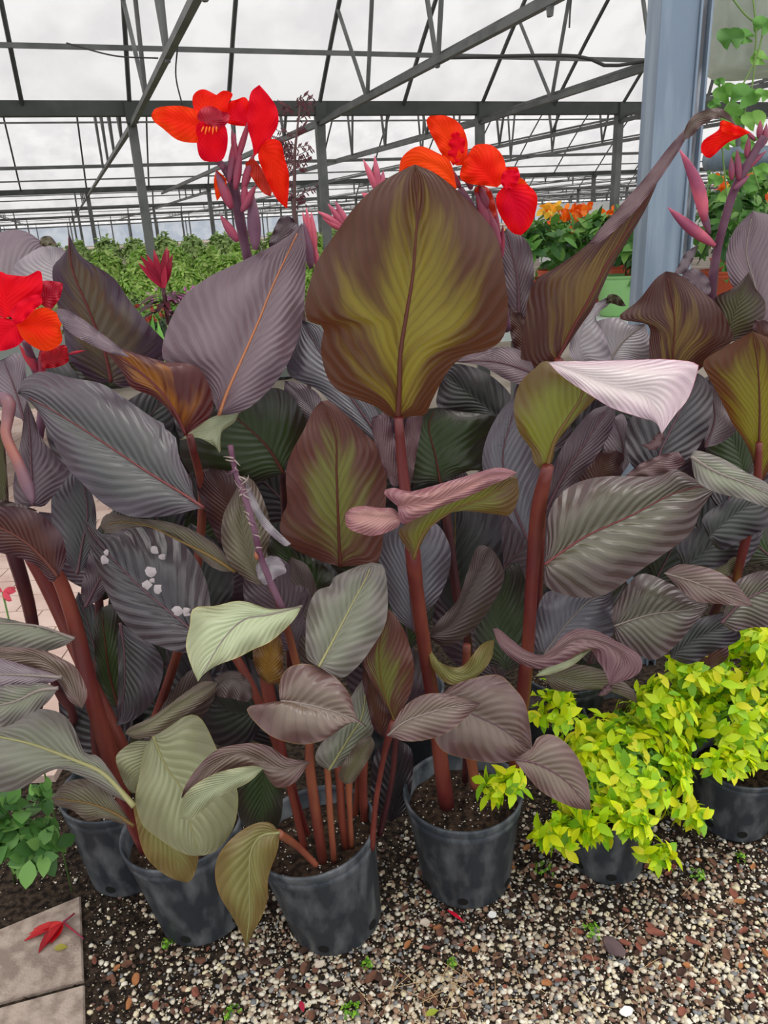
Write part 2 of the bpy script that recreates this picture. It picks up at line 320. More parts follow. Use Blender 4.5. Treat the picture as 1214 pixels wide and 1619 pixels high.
for gi, v in enumerate(gut):
    U1g = 70+gi*25
    sheet('ceiling', v, -1, U0-gi*14, U1g)
    if gi < 5: sheet('ceiling', v, 1, U0-gi*14, U1g)
    sp = 2.94 if gi == 0 else 4.9
    # gutter
    gt = MB(); gt.box(g((U0+U1g)/2-gi*7, v, GH+.0), (U1g-U0+gi*14, .18, .2), (gd, pd, (0, 0, 1))); gt.build('trim_%d' % (gi+1), m_dark); structure(bpy.data.objects['trim_%d' % (gi+1)])
    # purlins
    for q, (d, th) in enumerate([(1.0 if gi else .78, .06), (2.6 if gi else 3.0, .06), (6.5 if not gi else 5, .06), (9, .06)]):
        pl = MB(); pl.bar(g(U0-gi*14, v-d, arch(d)-.05), g(U1g, v-d, arch(d)-.05), th); o = pl.build('purlin', m_steel)
        tag(o, 'long grey purlin pipe under the white roof, %s line up from the %s gutter' % (('lowest', 'second', 'third', 'topmost')[q], ROW[gi]), 'pipe', 'roof purlins')
    inx = lambda uu, vv=0: pxof(g(uu, v+vv, GH))[0]
    # posts in view
    for k_, i in enumerate(order(range(-8, 26), lambda i: inx(i*sp))):
        u = i*sp
        lab = 'square grey steel post holding up the %s gutter, %s post from the left' % (ROW[gi], ORD[min(k_, 11)]) if gi < 2 and k_ < 12 else 'slim far-off steel post holding up the %s gutter' % ROW[gi]
        po = empty('greenhouse_post', g(u, v, 0), lab, 'post', 'posts under the gutters, row %d' % (gi+1))
        pm = MB(); pm.bar(g(u, v, 0), g(u, v, GH-.1), .13 if gi == 0 else .16, upv=tuple(pd)); pm.build('post_tube', m_steel, po)
        bk = MB(); bk.box(g(u, v-.11, GH-.06), (.17, .06, .3), (gd, pd, (0, 0, 1))); bk.build('bracket', m_dark, po)
    # rafters in view
    for k_, i in enumerate(order(range(-16, 52, 1 if gi < 2 else 2), lambda i: inx(i*sp/2))):
        u = i*sp/2
        rm = MB(); P = [g(u, v-BAY/2*t/12, arch(BAY/2*t/12)) for t in range(13)]
        rm.tube(P, .033 if gi < 2 else .045, 6); o = rm.build('roof_rafter', m_dark)
        tag(o, 'thin dark roof rafter rising from the %s gutter, %s from the left' % (ROW[gi], ORD[k_]) if gi < 2 and k_ < 12 else 'thin dark roof rafter rising from the %s gutter' % ROW[gi], 'rafter', 'roof rafters, row %d' % (gi+1))
    # trusses: level tie from gutter to gutter with web struts to the rafters
    if gi < 4:
        for k_, i in enumerate(order(range(-6, 20), lambda i: inx(i*sp))):
            u = i*sp
            tr = empty('roof_truss', g(u, v, GH-.25), 'grey truss tie with slanted struts at the %s gutter, %s from the left' % (ROW[gi], ORD[min(k_, 11)]) if gi < 2 and k_ < 12 else 'grey truss tie with slanted struts beyond the %s gutter' % ROW[gi], 'truss', 'roof trusses, row %d' % (gi+1))
            for sg in ((-1, 1) if gi == 0 else (1,)):
                q_ = .5 if sg < 0 else 1; ri = .25 if sg < 0 else 0
                t1 = MB(); t1.bar(g(u, v, GH-.22), g(u, v+sg*BAY*q_, GH-.22+ri), .07); t1.bar(g(u+.07, v, GH-.14), g(u+.07, v+sg*BAY*q_, GH-.14+ri), .035); t1.build('tie', m_steel, tr)
                for q in range(1, 5):
                    vv = v+sg*q*2.25; d = abs(vv-v)
                    s1 = MB(); s1.tube([g(u, vv, GH-.18), g(u, vv+sg*.9, arch(min(d+.9, 11)))], .028, 6); s1.build('strut', m_steel, tr)
                    s1 = MB(); s1.tube([g(u, vv, GH-.18), g(u, vv-sg*1.0, arch(max(d-1., .3)))], .028, 6); s1.build('strut', m_steel, tr)
    # cross lines strung under the ties (irrigation and shade cables)
    for q, (dv_, dz_) in enumerate([(5, .05), (11, -.12), (17, .02)] if 0 < gi < 4 else [(8, -.05), (15, .1)] if gi == 0 else []):
        pl = MB(); pl.bar(g(U0-gi*14, v+dv_, GH-.15+dz_), g(U1g, v+dv_, GH-.15+dz_), .045); o = pl.build('cross_rail', m_steel)
        tag(o, 'thin grey cross rail beyond the %s gutter, %s of its bay' % (ROW[gi], ('nearest', 'middle', 'farthest')[q]), 'pipe', 'cross rails')
# end walls
o = link('wall_back', [g(-130, 6*BAY+.3, 0), g(260, 6*BAY+.3, 0), g(260, 6*BAY+.3, GH+.3), g(-130, 6*BAY+.3, GH+.3)], [(0, 1, 2, 3)], m_polyb, None, False); structure(o)
# low white side wall seen at the right behind the benches
rw0 = g(13.5, 10, 0); rw1 = g(60, 10.2, 0)
mbw = MB(); mbw.bar(rw0+np.array([0, 0, .9]), rw1+np.array([0, 0, .9]), .08, 1.8)
structure(mbw.build('wall_right', mat('white_side_wall', (232, 234, 232), .7, .3, c2=(214, 217, 216), scale=3)))
# loose wires hanging under the roof
m_wire = mat('dark_wire', (60, 60, 58), .6)
for lab, P in (('thin sagging wire under the purlin at upper left', [(105, 68, 9), (180, 88, 9), (250, 92, 9)]),
               ('thin wire hanging down beside the left red flower', [(281, 70, 9), (278, 120, 9), (288, 166, 9)]),
               ('short wire with a hook hanging from the roof at upper right', [(903, 0, 8), (901, 20, 8), (900, 44, 8)]),
               ('dark cable sagging along the purlin beside the steel column', [(680, 92, 11), (900, 88, 11), (960, 104, 11), (1024, 96, 11)])):
    mw = MB(); mw.tube([at(*p) for p in crom(P, 16)], .008 if 'cable' not in lab else .022, 6); tag(mw.build('hanging_wire', m_wire, None, True), lab, 'wire')

# near steel column at the right
m_galv = mat('weathered_blue_galvanised', (124, 140, 158), .5, .5, .25, c2=(150, 165, 180), scale=3, bump=.15, bscale=30, stretch=(6, 6, .6), detail=6)
m_galv2 = mat('scuffed_steel_strip', (132, 132, 136), .5, .5, 0, c2=(232, 234, 238), scale=9, stretch=(6, 6, .8), detail=6)
cY = 2.4; cl = at(1031, 240, cY); cr = at(1087, 240, cY)
cx0, cx1 = cl[0], cr[0]
ce = empty('steel_column', ((cx0+cx1)/2, cY+.06, 0), 'tall blue-grey galvanised steel column at the right with a scuffed strip down its side', 'column')
mb = MB(); mb.box(((cx0+cx1)/2, cY+.06, 1.9), (cx1-cx0, .12, 3.8)); mb.build('main_channel', m_galv, ce)
wpx = (cx1-cx0)/56
mb = MB(); mb.box((cx1+wpx*9, cY+.07, 1.9), (wpx*16, .10, 3.8)); mb.build('side_strip', m_galv2, ce)
mb = MB(); mb.box((cx1+wpx*2, cY+.04, 1.9), (wpx*3, .10, 3.8)); mb.box((cx1+wpx*17, cY+.04, 1.9), (wpx*2.5, .10, 3.8)); mb.build('lip', m_galv, ce)
mb = MB(); mb.box((cx1+wpx*24, cY+.09, 1.9), (wpx*12, .10, 3.8)); mb.build('rear_flange', m_galv, ce)
# horizontal pipe right of the column
q = at(1118, 252, 2.62); mb = MB(); mb.tube([q, q+np.array([1.2, .12, 0])], .032, 16); tag(mb.build('cross_pipe', m_galv, None, True), 'thick blue-grey pipe running right from the steel column', 'pipe')

# ------------------------------------------------------------ potted cannas
m_pot = mat('black_nursery_pot', (54, 60, 68), .5, .4, c2=(128, 132, 136), scale=22, bump=.25, bscale=50, detail=12, lo=.46, hi=.82, stretch=(1, 1, .45))
m_stemr = mat('canna_stem_red', (100, 36, 36), .4, .5, c2=(130, 64, 50), scale=12, stretch=(1, 1, .3), detail=5)
m_stemo = mat('canna_stem_orange', (150, 86, 60), .4, .5, c2=(110, 50, 44), scale=11, stretch=(1, 1, .3))
m_stemd = mat('canna_stem_dark', (70, 34, 40), .4, .4, c2=(88, 44, 44), scale=9)
m_stemp = mat('canna_stem_purple', (128, 88, 108), .45, .4, c2=(104, 66, 88), scale=14)
m_pottop = mat('pot_soil', (40, 32, 28), .95, .1, c2=(78, 62, 50), scale=70, bump=1, bscale=90)
m_perl = mat('white_perlite', (215, 210, 200), .9)
def rot_xy(ax, ay):
    ax, ay = math.radians(ax), math.radians(ay)
    Rx = np.array([[1, 0, 0], [0, math.cos(ax), -math.sin(ax)], [0, math.sin(ax), math.cos(ax)]])
    Ry = np.array([[math.cos(ay), 0, math.sin(ay)], [0, 1, 0], [-math.sin(ay), 0, math.cos(ay)]])
    return Rx@Ry
def pot(parent, base, rt_=.14, rb=.108, h=.28, tilt=(0, 0), m=None, holes=True, perl=45, name='pot'):
    T = rot_xy(*tilt); base = np.array(base, float); lift = 0; base = base+np.array([0, 0, lift])
    hh = h
    prof = [(.001, .004), (rb-.02, .004), (rb-.006, 0), (rb, .008), (rb+(rt_-rb)*.80, hh*.84), (rt_-.004, hh*.85), (rt_-.002, hh*.90), (rt_-.0045, hh*.915), (rt_-.001, hh*.93), (rt_+.002, hh*.985), (rt_+.001, hh), (rt_-.004, hh*1.0), (rt_-.007, hh*.97), (rt_-.011, hh*.8), (.001, hh*.79)]
    mb = MB(); mb.lathe(prof, base, 56, T); p = mb.build(name, m or m_pot, parent, True)
    if holes:
        for a in (-100, -35, -150, 60):
            t = math.radians(a); c = np.array([(rb+.003)*math.cos(t), (rb+.003)*math.sin(t), .035])
            hb = MB(); d = np.array([math.cos(t), math.sin(t), .0]); sd = np.array([-math.sin(t), math.cos(t), 0]); V = [base+T@(c+d*.0015)]; n = 14
            for j in range(n): V.append(base+T@(c+d*.0015+sd*.013*math.cos(j*6.283/n)+np.array([0, 0, .011])*math.sin(j*6.283/n)))
            hb.add(V, [(0, 1+j, 1+(j+1) % n) for j in range(n)]); hb.build('drain_hole', mat('hole_black', (12, 12, 12), .9), p)
    sm = MB(); n = 40; pr = []
    for i in range(9): pr.append((max(.001, (rt_-.011)*i/8), hh*.83+random.uniform(-.004, .004)))
    sm.lathe(pr, base, n, T)
    sm.V = [v+np.array([0, 0, random.uniform(-.004, .004)]) for v in sm.V]
    so = sm.build('soil', m_pottop, parent, True)
    if perl:
        pm = MB()
        for i in range(perl*3):
            a = random.uniform(0, 6.28); r = (rt_-.02)*math.sqrt(random.random()); q = random.uniform(.0012, .0028)
            c = base+T@np.array([r*math.cos(a), r*math.sin(a), hh*.83+.004])
            pm.add([c+np.array(d)*q for d in ((1, 0, 0), (-1, 0, 0), (0, 1, 0), (0, -1, 0), (0, 0, 1), (0, 0, -1))], [(0, 2, 4), (2, 1, 4), (1, 3, 4), (3, 0, 4), (2, 0, 5), (1, 2, 5), (3, 1, 5), (0, 3, 5)])
        tag(pm.build('perlite', m_perl, so), kind='stuff')
    return p
def pot_base(x, y, rb): p = onz(x, y, 0); return np.array([p[0], p[1]+rb, 0])
bA = pot_base(190, 1422, .10); bB = pot_base(312, 1500, .108); bC = pot_base(530, 1515, .108); bD = pot_base(745, 1440, .108)
bE = np.array([.98, 2.0, 0]); bF = np.array([.02, 1.95, 0]); bG = np.array([-1.42, 1.75, 0]); bH = np.array([.52, 2.0, 0])
A = empty('potted_canna', bA, 'purple canna in the far left black pot half hidden by the next, red bloom above', 'plant')
B = empty('potted_canna', bB, 'canna in the left front pot with pale green lower leaves hanging over its rim', 'plant')
Cn = empty('potted_canna', bC, 'purple canna with a cluster of bare reddish stems in the nearest central black pot', 'plant')
D = empty('potted_canna', bD, 'canna with the huge olive leaf and red blooms in the pot right of centre', 'plant')
Ep = empty('potted_canna', bE, 'canna at the right edge, its pot hidden behind the golden shrubs', 'plant')
Fp = empty('potted_canna', bF, 'dark canna behind the two central pots, seen only between their stems and leaves', 'plant')
Gp = empty('potted_canna', bG, 'canna at the left edge with long dark stems and leaves cut by the frame', 'plant')
Hp = empty('potted_canna', bH, 'canna with pale grey and olive leaves in front of the steel column', 'plant')
pot(A, bA, .13, .10, .27); pot(B, bB, .14, .108, .27, (0, -5)); pot(Cn, bC, .14, .108, .275, (0, -7)); pot(D, bD, .142, .110, .27, (0, -1))
for P_, b in ((Ep, bE), (Fp, bF), (Gp, bG), (Hp, bH)): pot(P_, b, .13, .10, .26)

# --- stems
def ST(P_, m, s, name='stem'):
    stem(P_, m, [tuple(float(v) for v in q.split(',')) for q in s.split()], name)
ST(B, m_stemr, '228,1345,11,1.33 205,1290,14,1.31 172,1190,17,1.30 140,1080,17,1.28 118,985,15,1.27 90,908,13,1.24 60,880,9,1.2')
ST(B, m_stemr, '262,1340,9,1.38 215,1235,13,1.36 178,1150,15,1.35 120,1030,12,1.4 75,930,13,1.4 40,870,10,1.38')
ST(Gp, m_stemd, '-60,1240,9,1.7 60,1120,9,1.62 50,980,12,1.55 20,870,14,1.5 0,810,12,1.5')
ST(Gp, m_stemd, '-40,1290,9,1.7 110,1150,9,1.62 90,1090,8,1.6 40,950,9,1.6')
ST(A, m_stemd, '165,1270,10,1.62 150,1150,10,1.6 158,1000,9,1.55 150,860,8,1.5')
ST(A, m_stemr, '190,1290,10,1.6 290,1000,9,1.5 320,800,8,1.45 300,690,7,1.35')
ST(Cn, m_stemo, '512,1372,11,1.33 500,1290,12,1.31 490,1215,11,1.29 487,1150,8,1.28 466,1040,8,1.25 440,950,7,1.2 428,925,6,1.17')
ST(Cn, m_stemr, '482,1345,8,1.35 462,1260,8,1.33 440,1160,10,1.30 425,1100,14,1.27 418,1050,10,1.25')
ST(Cn, m_stemr, '498,1355,7,1.42 470,1270,7,1.4 458,1230,8,1.38 400,1090,9,1.36 350,1000,9,1.36')
ST(Cn, m_stemr, '548,1345,9,1.36 540,1290,9,1.34 536,1225,9,1.33 520,1150,8,1.33 500,1040,8,1.3')
ST(Cn, m_stemo, '528,1362,7,1.31 522,1290,7,1.3 518,1225,7,1.3 512,1180,6,1.29')
ST(Cn, m_stemo, '556,1340,6,1.34 553,1290,6,1.33 552,1235,8,1.32 560,1180,6,1.3')
ST(Cn, m_stemr, '578,1318,9,1.44 574,1250,9,1.42 576,1190,9,1.4 585,1080,8,1.38')
ST(Cn, m_stemr, '560,1312,8,1.46 566,1240,7,1.44 568,1180,7,1.42')
ST(Cn, m_stemr, '588,1342,7,1.33 594,1270,6,1.31 606,1200,6,1.28 616,1160,9,1.23 622,1140,7,1.22')
ST(Cn, m_stemo, '500,1368,7,1.27 470,1338,8,1.25 440,1318,10,1.18')
ST(Cn, m_stemd, '600,1320,7,1.45 620,1230,6,1.45 630,1120,6,1.45')
ST(D, m_stemr, '706,1272,18,1.44 700,1230,17,1.42 688,1130,15,1.38 672,1030,14,1.33 658,930,14,1.28 653,880,15,1.24 648,830,11,1.25 636,740,10,1.27 630,660,8,1.25')
ST(D, m_stemo, '752,1245,11,1.5 745,1200,11,1.5 735,1130,10,1.48 738,1020,8,1.45')
ST(D, m_stemr, '812,1235,12,1.47 818,1170,14,1.44 828,1090,15,1.4 836,1000,13,1.36 842,900,13,1.34 852,800,15,1.31 866,738,11,1.27')
ST(D, m_stemd, '735,1235,7,1.55 742,1040,8,1.52 722,940,9,1.5 710,850,9,1.5 700,780,8,1.5')
ST(D, m_stemr, '850,1000,6,1.55 862,700,9,1.5 878,590,10,1.47 884,568,8,1.46')
ST(Ep, m_stemr, '1150,1000,7,1.85 1165,910,8,1.6 1182,840,9,1.55 1196,770,8,1.5 1200,700,6,1.47')
ST(Ep, m_stemd, '1110,1010,8,1.85 1150,900,8,1.8 1100,830,7,1.8')
ST(Hp, m_stemd, '1020,1010,8,1.9 1050,860,8,1.85 1062,700,8,1.62 1063,600,6,1.56')
ST(Fp, m_stemd, '620,1180,8,1.85 610,900,9,1.8 600,700,7,1.7')
ST(Fp, m_stemd, '460,1100,8,1.85 455,900,9,1.75 448,745,8,1.5')
# curled-up new leaf like a cane at the left edge
ST(B, mat('rolled_leaf_purple', (104, 74, 88), .42, .5, c2=(156, 84, 56), scale=5), '-14,634,9,1.24 0,629,11,1.24 14,636,12,1.23 12,662,10,1.22 10,690,9,1.2 30,735,10,1.18 44,770,11,1.17 52,795,4,1.16', 'rolled_leaf')

# --- leaves (midrib base to tip | one margin | other margin)
Lf = leaf
# left
Lf(A, 'greylilac', 1.72, .4, '-40,520 10,450 72,386', '-60,420 -10,372 35,364', '20,480 55,440 84,420', 'pale')
Lf(A, 'pale', 1.66, .3, '95,470 85,430 72,388', '40,460 20,425 50,398', '108,440 112,410 98,393', None)
Lf(A, 'olivegrey', 1.64, .2, '62,385 72,379 92,389', '66,375 80,374', '70,390 80,388', None, cup=.003)
Lf(A, 'purpolive', 1.50, -.1, '176,604 164,552 138,485 114,425 107,362', '149,604 110,568 100,520 88,470 83,425 98,405 109,385', '200,612 250,590 262,546 242,520 208,480 180,440 131,407 114,380', 'red', (.004, .001))
Lf(A, 'green', 1.53, -.2, '174,612 150,570 120,540', '150,612 120,590 104,560', '200,610 200,580 160,540', None)
Lf(B, 'mauve', 1.38, .35, '346,657 360,618 385,562 410,505 432,450 478,352', '332,625 300,595 258,568 264,520 290,470 330,438 380,414 420,394 452,376', '380,652 412,630 445,592 470,540 480,490 483,430 483,385', 'orange', (.0035, .0012), cup=.02)
Lf(B, 'maroongold', 1.27, -.15, '294,688 276,650 248,612 205,575 165,547 112,512', '334,655 332,613 308,578 256,571 187,549 160,538 130,515', '270,653 242,627 208,613 194,589 166,556 130,528', 'red', (.0035, .001), cup=.02)
Lf(B, 'mauve', 1.245, .5, '205,565 166,542 130,512 88,488', '190,550 166,531 130,504 105,490', '180,560 150,548 114,528 96,510', None, cup=.006)
Lf(B, 'darkgrey', 1.22, .5, '322,803 291,782 225,741 173,706 121,672 69,641 28,622', '308,789 301,758 284,724 277,690 261,680 263,672 242,661 208,637 173,613 152,604 111,597 69,587 38,599', '311,805 260,816 208,817 163,796 131,765 107,741 83,696 62,654 45,634', 'red', (.003, .0008), cup=.02)
Lf(B, 'purple', 1.36, .1, '52,800 50,750 47,690 42,632', '28,805 21,776 24,741 34,690 38,650', '70,800 88,779 107,755 104,738 69,697 52,655', 'dark')
Lf(Gp, 'greylilac', 1.50, .2, '38,665 25,620 5,568', '10,650 -20,620 -25,580', '45,640 42,600 38,566 25,558', 'dark')
Lf(Gp, 'olivedark', 1.52, .0, '2,800 3,730 -5,650', '-25,800 -30,720 -20,660', '14,805 10,730 5,680', None)
Lf(B, 'maroon', 1.17, -.1, '92,912 65,880 30,850 -40,815', '104,884 100,852 82,828 50,806 0,800', '80,920 58,895 25,880 -20,865', 'brown', (.004, .0015))
Lf(B, 'brownflat', 1.20, .2, '30,806 10,803 -20,795', '60,808 30,797 0,790', '40,812 10,812 -10,808', None)
Lf(Gp, 'darkgrey', 1.42, .2, '122,908 130,860 138,810 128,740', '100,880 84,840 82,780 100,752', '142,890 150,860 152,810 142,770', 'dark')
Lf(A, 'purple', 1.40, .1, '135,960 150,930 168,890 160,850', '128,935 135,900 145,860', '160,945 175,915 176,880', 'dark')
Lf(B, 'dark', 1.25, .5, '314,1008 290,985 225,931 180,885 150,850 131,821', '332,985 332,950 326,920 311,886 277,850 225,833 195,835 166,845 148,832', '294,1032 249,1021 215,1004 187,973 163,925 148,880 136,848', 'dark', (.0025, .001), cup=.018)
Lf(A, 'olivegrey', 1.21, .1, '372,904 330,878 290,858 235,832 190,825 158,832', '346,866 304,838 260,824 208,819 177,811 163,818', '350,903 329,892 301,866 277,847 233,834 194,837 170,843', 'olive')
Lf(B, 'darkgrey', 1.34, .2, '190,985 197,1040 195,1100 184,1148', '186,1010 187,1060 186,1110', '221,1004 246,1025 258,1049 254,1080 240,1112 212,1138', 'dark')
Lf(B, 'green', 1.42, .0, '188,1120 172,1060 160,960', '160,1110 150,1040 150,980', '205,1090 200,1030 185,960', 'brown')
Lf(Cn, 'brownflat', 1.44, .1, '215,1180 270,1130 330,1060', '240,1150 260,1110 300,1060', '250,1200 300,1160 340,1100', None)
# left low
Lf(Gp, 'greygreen', 1.24, .6, '118,1010 60,990 0,985 -50,980', '80,998 40,985 -10,975', '100,1022 62,1031 0,1028 -40,1020', 'pale')
Lf(Gp, 'brown', 1.17, .3, '130,1120 105,1075 62,1042 0,1036 -50,1038', '138,1095 122,1058 100,1042 62,1027 0,1024', '110,1108 92,1078 60,1062 0,1054', None, cup=.015)
Lf(Gp, 'greylilac', 1.14, .5, '98,1071 50,1068 0,1066 -40,1066', '76,1062 52,1056 20,1046 -10,1042', '70,1083 40,1088 0,1090', 'pale')
Lf(Gp, 'greygreen', 1.11, .4, '92,1088 60,1092 20,1110 -40,1120', '70,1080 40,1082 0,1086', '80,1105 66,1118 35,1136 0,1149', 'pale')
Lf(B, 'greygreen', 1.18, .6, '212,1275 166,1225 121,1203 52,1177 0,1165 -60,1150', '160,1200 134,1190 118,1153 97,1128 59,1121 21,1138 -20,1150', '165,1250 138,1232 97,1216 69,1224 35,1246 0,1252 -40,1240', 'yellow', (.006, .0015), cup=.015)
Lf(B, 'olivegrey', 1.20, .4, '212,1306 180,1285 140,1270 81,1262', '190,1275 166,1246 138,1232 104,1237', '195,1303 163,1294 138,1298 114,1281 90,1274', 'olive', (.004, .001))
# left pot low big leaves
Lf(B, 'lightgreen', 1.18, -.1, '240,1172 226,1200 214,1230 208,1254', '215,1172 196,1182 183,1198 190,1224 200,1245', '240,1185 232,1220 222,1250', None, cup=.008)
Lf(B, 'yellowgreen', 1.19, -.1, '230,1262 250,1310 275,1350 296,1396', '212,1272 215,1300 226,1345 244,1370 270,1388', '270,1290 300,1330 313,1355 306,1386', None, cup=.01)
Lf(B, 'lightgreen', 1.15, .1, '242,1164 263,1213 287,1248 301,1302 313,1353', '228,1185 220,1228 214,1265 225,1304 250,1325 275,1342 298,1352', '308,1130 345,1188 374,1245 374,1290 362,1322 340,1346 325,1352', 'yellow', (.0028, .001), cup=.02)
Lf(Cn, 'yellowgreen', 1.12, .1, '442,1316 412,1322 396,1350 394,1400 394,1450 388,1502', '425,1300 398,1304 367,1325 346,1352 340,1382 347,1415 367,1449 383,1480', '441,1330 438,1346 424,1387 423,1421 414,1449 400,1475', 'yellow', (.003, .001), cup=.022)
Lf(Cn, 'green', 1.36, .1, '418,1190 415,1240 408,1312', '385,1215 374,1245 378,1290 392,1310', '440,1225 447,1262 442,1300 425,1318', None)
Lf(Cn, 'backdark', 1.45, .1, '425,1110 380,1130 320,1100', '400,1170 350,1180 320,1150', '420,1080 380,1060 330,1070', None)
Lf(Cn, 'brown', 1.06, .3, '490,1204 450,1216 410,1202 375,1192 330,1215 286,1262', '452,1197 428,1181 395,1175 346,1184 315,1210 294,1240', '466,1237 438,1245 421,1227 412,1216 381,1217 345,1225 310,1250', None, cup=.015)
Lf(Cn, 'palegreen', 1.035, -.1, '418,1214 360,1236 315,1262 286,1294', '395,1211 346,1221 308,1241 288,1264', '391,1238 346,1260 312,1290 298,1297', None, cup=.012)
Lf(B, 'olivegrey', 1.12, .3, '198,1160 230,1148 290,1110 345,1078', '205,1150 242,1132 294,1094 320,1078', '215,1168 250,1160 311,1117 336,1098', None, cup=.03)
Lf(B, 'brownflat', 1.14, .2, '340,1085 370,1075 400,1100', '345,1068 375,1062 395,1080', '345,1100 370,1105 390,1110', None)
# centre left
Lf(Cn, 'palegreen', 1.12, .6, '478,958 425,972 385,980 350,1015 313,1078', '430,963 381,950 340,958 306,962 300,990 294,1021 302,1052', '462,983 428,1014 400,1027 375,1040 343,1052 322,1066', 'pale', (.002, .0008), cup=.02)
Lf(Cn, 'greygreen', 1.16, .5, '504,1054 530,1006 556,956 578,915 588,889', '485,1040 483,1007 486,966 500,935 522,926 526,915 538,907 566,895', '538,1072 566,1053 590,1021 609,987 613,945 607,897', 'yellow', (.0028, .0009), cup=.02)
Lf(Cn, 'brown', 1.08, .6, '443,1108 469,1111 504,1118 545,1131 582,1150', '441,1094 445,1070 459,1054 486,1050 521,1063 552,1097 563,1132', '418,1112 390,1120 407,1146 435,1167 476,1177 511,1170 538,1153 558,1139', 'pale', (.002, .0008), cup=.02)
Lf(Cn, 'maroongreen', 1.22, -.05, '624,1142 606,1090 600,1030 614,962', '614,1122 597,1094 580,1063 576,1042 594,1015 605,985', '625,1136 642,1111 651,1087 654,1049 642,1004 628,978', 'olive', (.002, .0008))
Lf(Cn, 'goldbrown', 1.18, .0, '425,1082 425,1050 440,1000', '410,1070 400,1040 405,1015', '447,1078 448,1050 446,1015', None)
Lf(Cn, 'maroon', 1.25, .0, '605,1165 590,1110 577,1050', '590,1150 580,1110 572,1070', '625,1150 612,1120 590,1070', None)
Lf(Cn, 'brown', 1.13, .5, '612,1163 642,1140 694,1122 725,1116 760,1112', '635,1122 663,1101 694,1096 732,1104', '642,1172 677,1169 711,1156 742,1130', 'pale', (.002, .0006), cup=.012)
Lf(D, 'brown', 1.19, .5, '700,1096 740,1125 790,1150 842,1188', '715,1084 746,1073 787,1067 812,1087 830,1112 838,1150', '684,1150 697,1184 729,1198 780,1206 815,1202 834,1196', 'dark', (.002, .0008), cup=.02)
Lf(D, 'brown', 1.10, .5, '812,1200 850,1208 895,1235 934,1281', '839,1184 849,1167 870,1161 894,1174 915,1201 930,1240', '829,1222 850,1246 873,1262 908,1277', 'dark', (.002, .0008))
Lf(Cn, 'greygreen', 1.27, .3, '520,1218 556,1160 573,1130 580,1064', '500,1205 504,1181 540,1140 556,1100', '545,1208 573,1187 590,1156 592,1125 590,1090', 'yellow', (.0028, .001))
Lf(D, 'dark', 1.52, .0, '618,1300 628,1240 622,1165', '592,1280 586,1230 596,1185', '642,1280 652,1230 650,1185', None)
Lf(Cn, 'olivegrey', 1.22, .0, '545,1240 565,1205 588,1165', '535,1225 550,1195 570,1170', '560,1235 580,1205 592,1180', None)
# left centre upper
Lf(Fp, 'green', 1.45, -.1, '448,748 425,710 398,682 350,640', '400,765 350,775 312,760 284,715 300,660', '482,700 480,655 450,618 420,614 380,625', 'brown', (.004, .0012))
Lf(Fp, 'palegreen', 1.38, .6, '378,652 350,668 325,685 284,696', '372,648 335,660 305,680', '370,668 350,684 348,716 339,705 312,692', None, cup=.012)
Lf(Fp, 'maroon', 1.42, .0, '380,860 360,800 330,740', '350,860 320,800 310,750', '400,830 400,790 370,750', None)
Lf(D, 'maroongreen', 1.34, -.1, '538,896 535,830 532,748 530,690 508,634', '504,886 462,866 443,840 446,815 454,796 452,758 457,724 480,680 494,650', '575,893 599,886 608,820 611,765 609,717 582,690 545,654 521,634', 'brown', (.0035, .0012), cup=.015)
Lf(Fp, 'green', 1.40, .0, '500,940 470,900 430,850', '460,930 430,890 420,860', '530,915 500,885 450,850', None)
Lf(Cn, 'purple', 1.3, .1, '470,1030 440,960 400,890', '430,1020 390,960 385,910', '490,1000 488,930 440,880', None)
Lf(Cn, 'brownflat', 1.30, .1, '505,1060 490,980 460,880', '480,1050 460,990 440,920', '520,1040 510,970 490,900', None)
# rolled leaf with the spent spike
Lf(Cn, 'olivegrey', 1.20, .2, '416,926 396,880 383,830 385,752', '392,918 363,890 350,855 353,815 370,780', '426,900 422,870 428,840 420,800 402,762', None, cup=.03)
Lf(Cn, 'pale', 1.16, .1, '408,915 425,895 450,893', '405,895 420,882 440,881', '420,925 438,912 452,905', None, cup=.01)
Lf(Cn, 'pale', 1.17, .1, '460,860 430,830 400,790 388,760', '445,850 420,818 400,780', '448,862 415,832 392,790', None, cup=.004)
# the big backlit leaf
Lf(D, 'hero', 1.22, -.12, '629,664 631,620 633,560 642,500 652,440 657,380 660,320 656,260', '612,656 590,641 548,625 524,608 512,580 507,550 511,518 488,508 482,485 489,450 503,410 530,370 560,328 600,290 640,267', '650,658 672,656 682,635 700,600 718,575 740,561 772,553 797,530 803,480 797,430 789,385 770,350 730,308 690,275', 'brown', (.0062, .0009), cup=.022, nv=60, nu=12, bow=-.03, wav=.009)
Lf(D, 'brownpurple', 1.285, .0, '630,768 605,720 588,660', '618,765 598,715 588,680', '640,745 625,700 612,655', None)
Lf(D, 'brownpurple', 1.29, .0, '635,770 650,710 662,655', '625,740 635,700 645,660', '648,770 658,720 668,660', None)
# pink curled leaf
Lf(D, 'oliveflap', 1.19, -.1, '654,884 672,840 720,805 770,785 818,756', '630,845 640,830 690,788 750,760 800,745', '674,846 694,818 729,808 781,813 806,814 820,785', 'olive', (.003, .001), cup=.02)
Lf(D, 'pink', 1.145, .3, '628,800 690,790 740,768 778,752 818,748', '606,779 622,771 640,776 659,775 729,755 781,740 805,742', '635,828 662,818 701,800 746,782 781,765 800,757', None, cup=.03)
Lf(D, 'pink', 1.14, .4, '634,818 605,818 575,815 545,812', '622,804 600,803 575,800 556,803', '628,834 592,847 565,842 548,832', None, cup=.02)
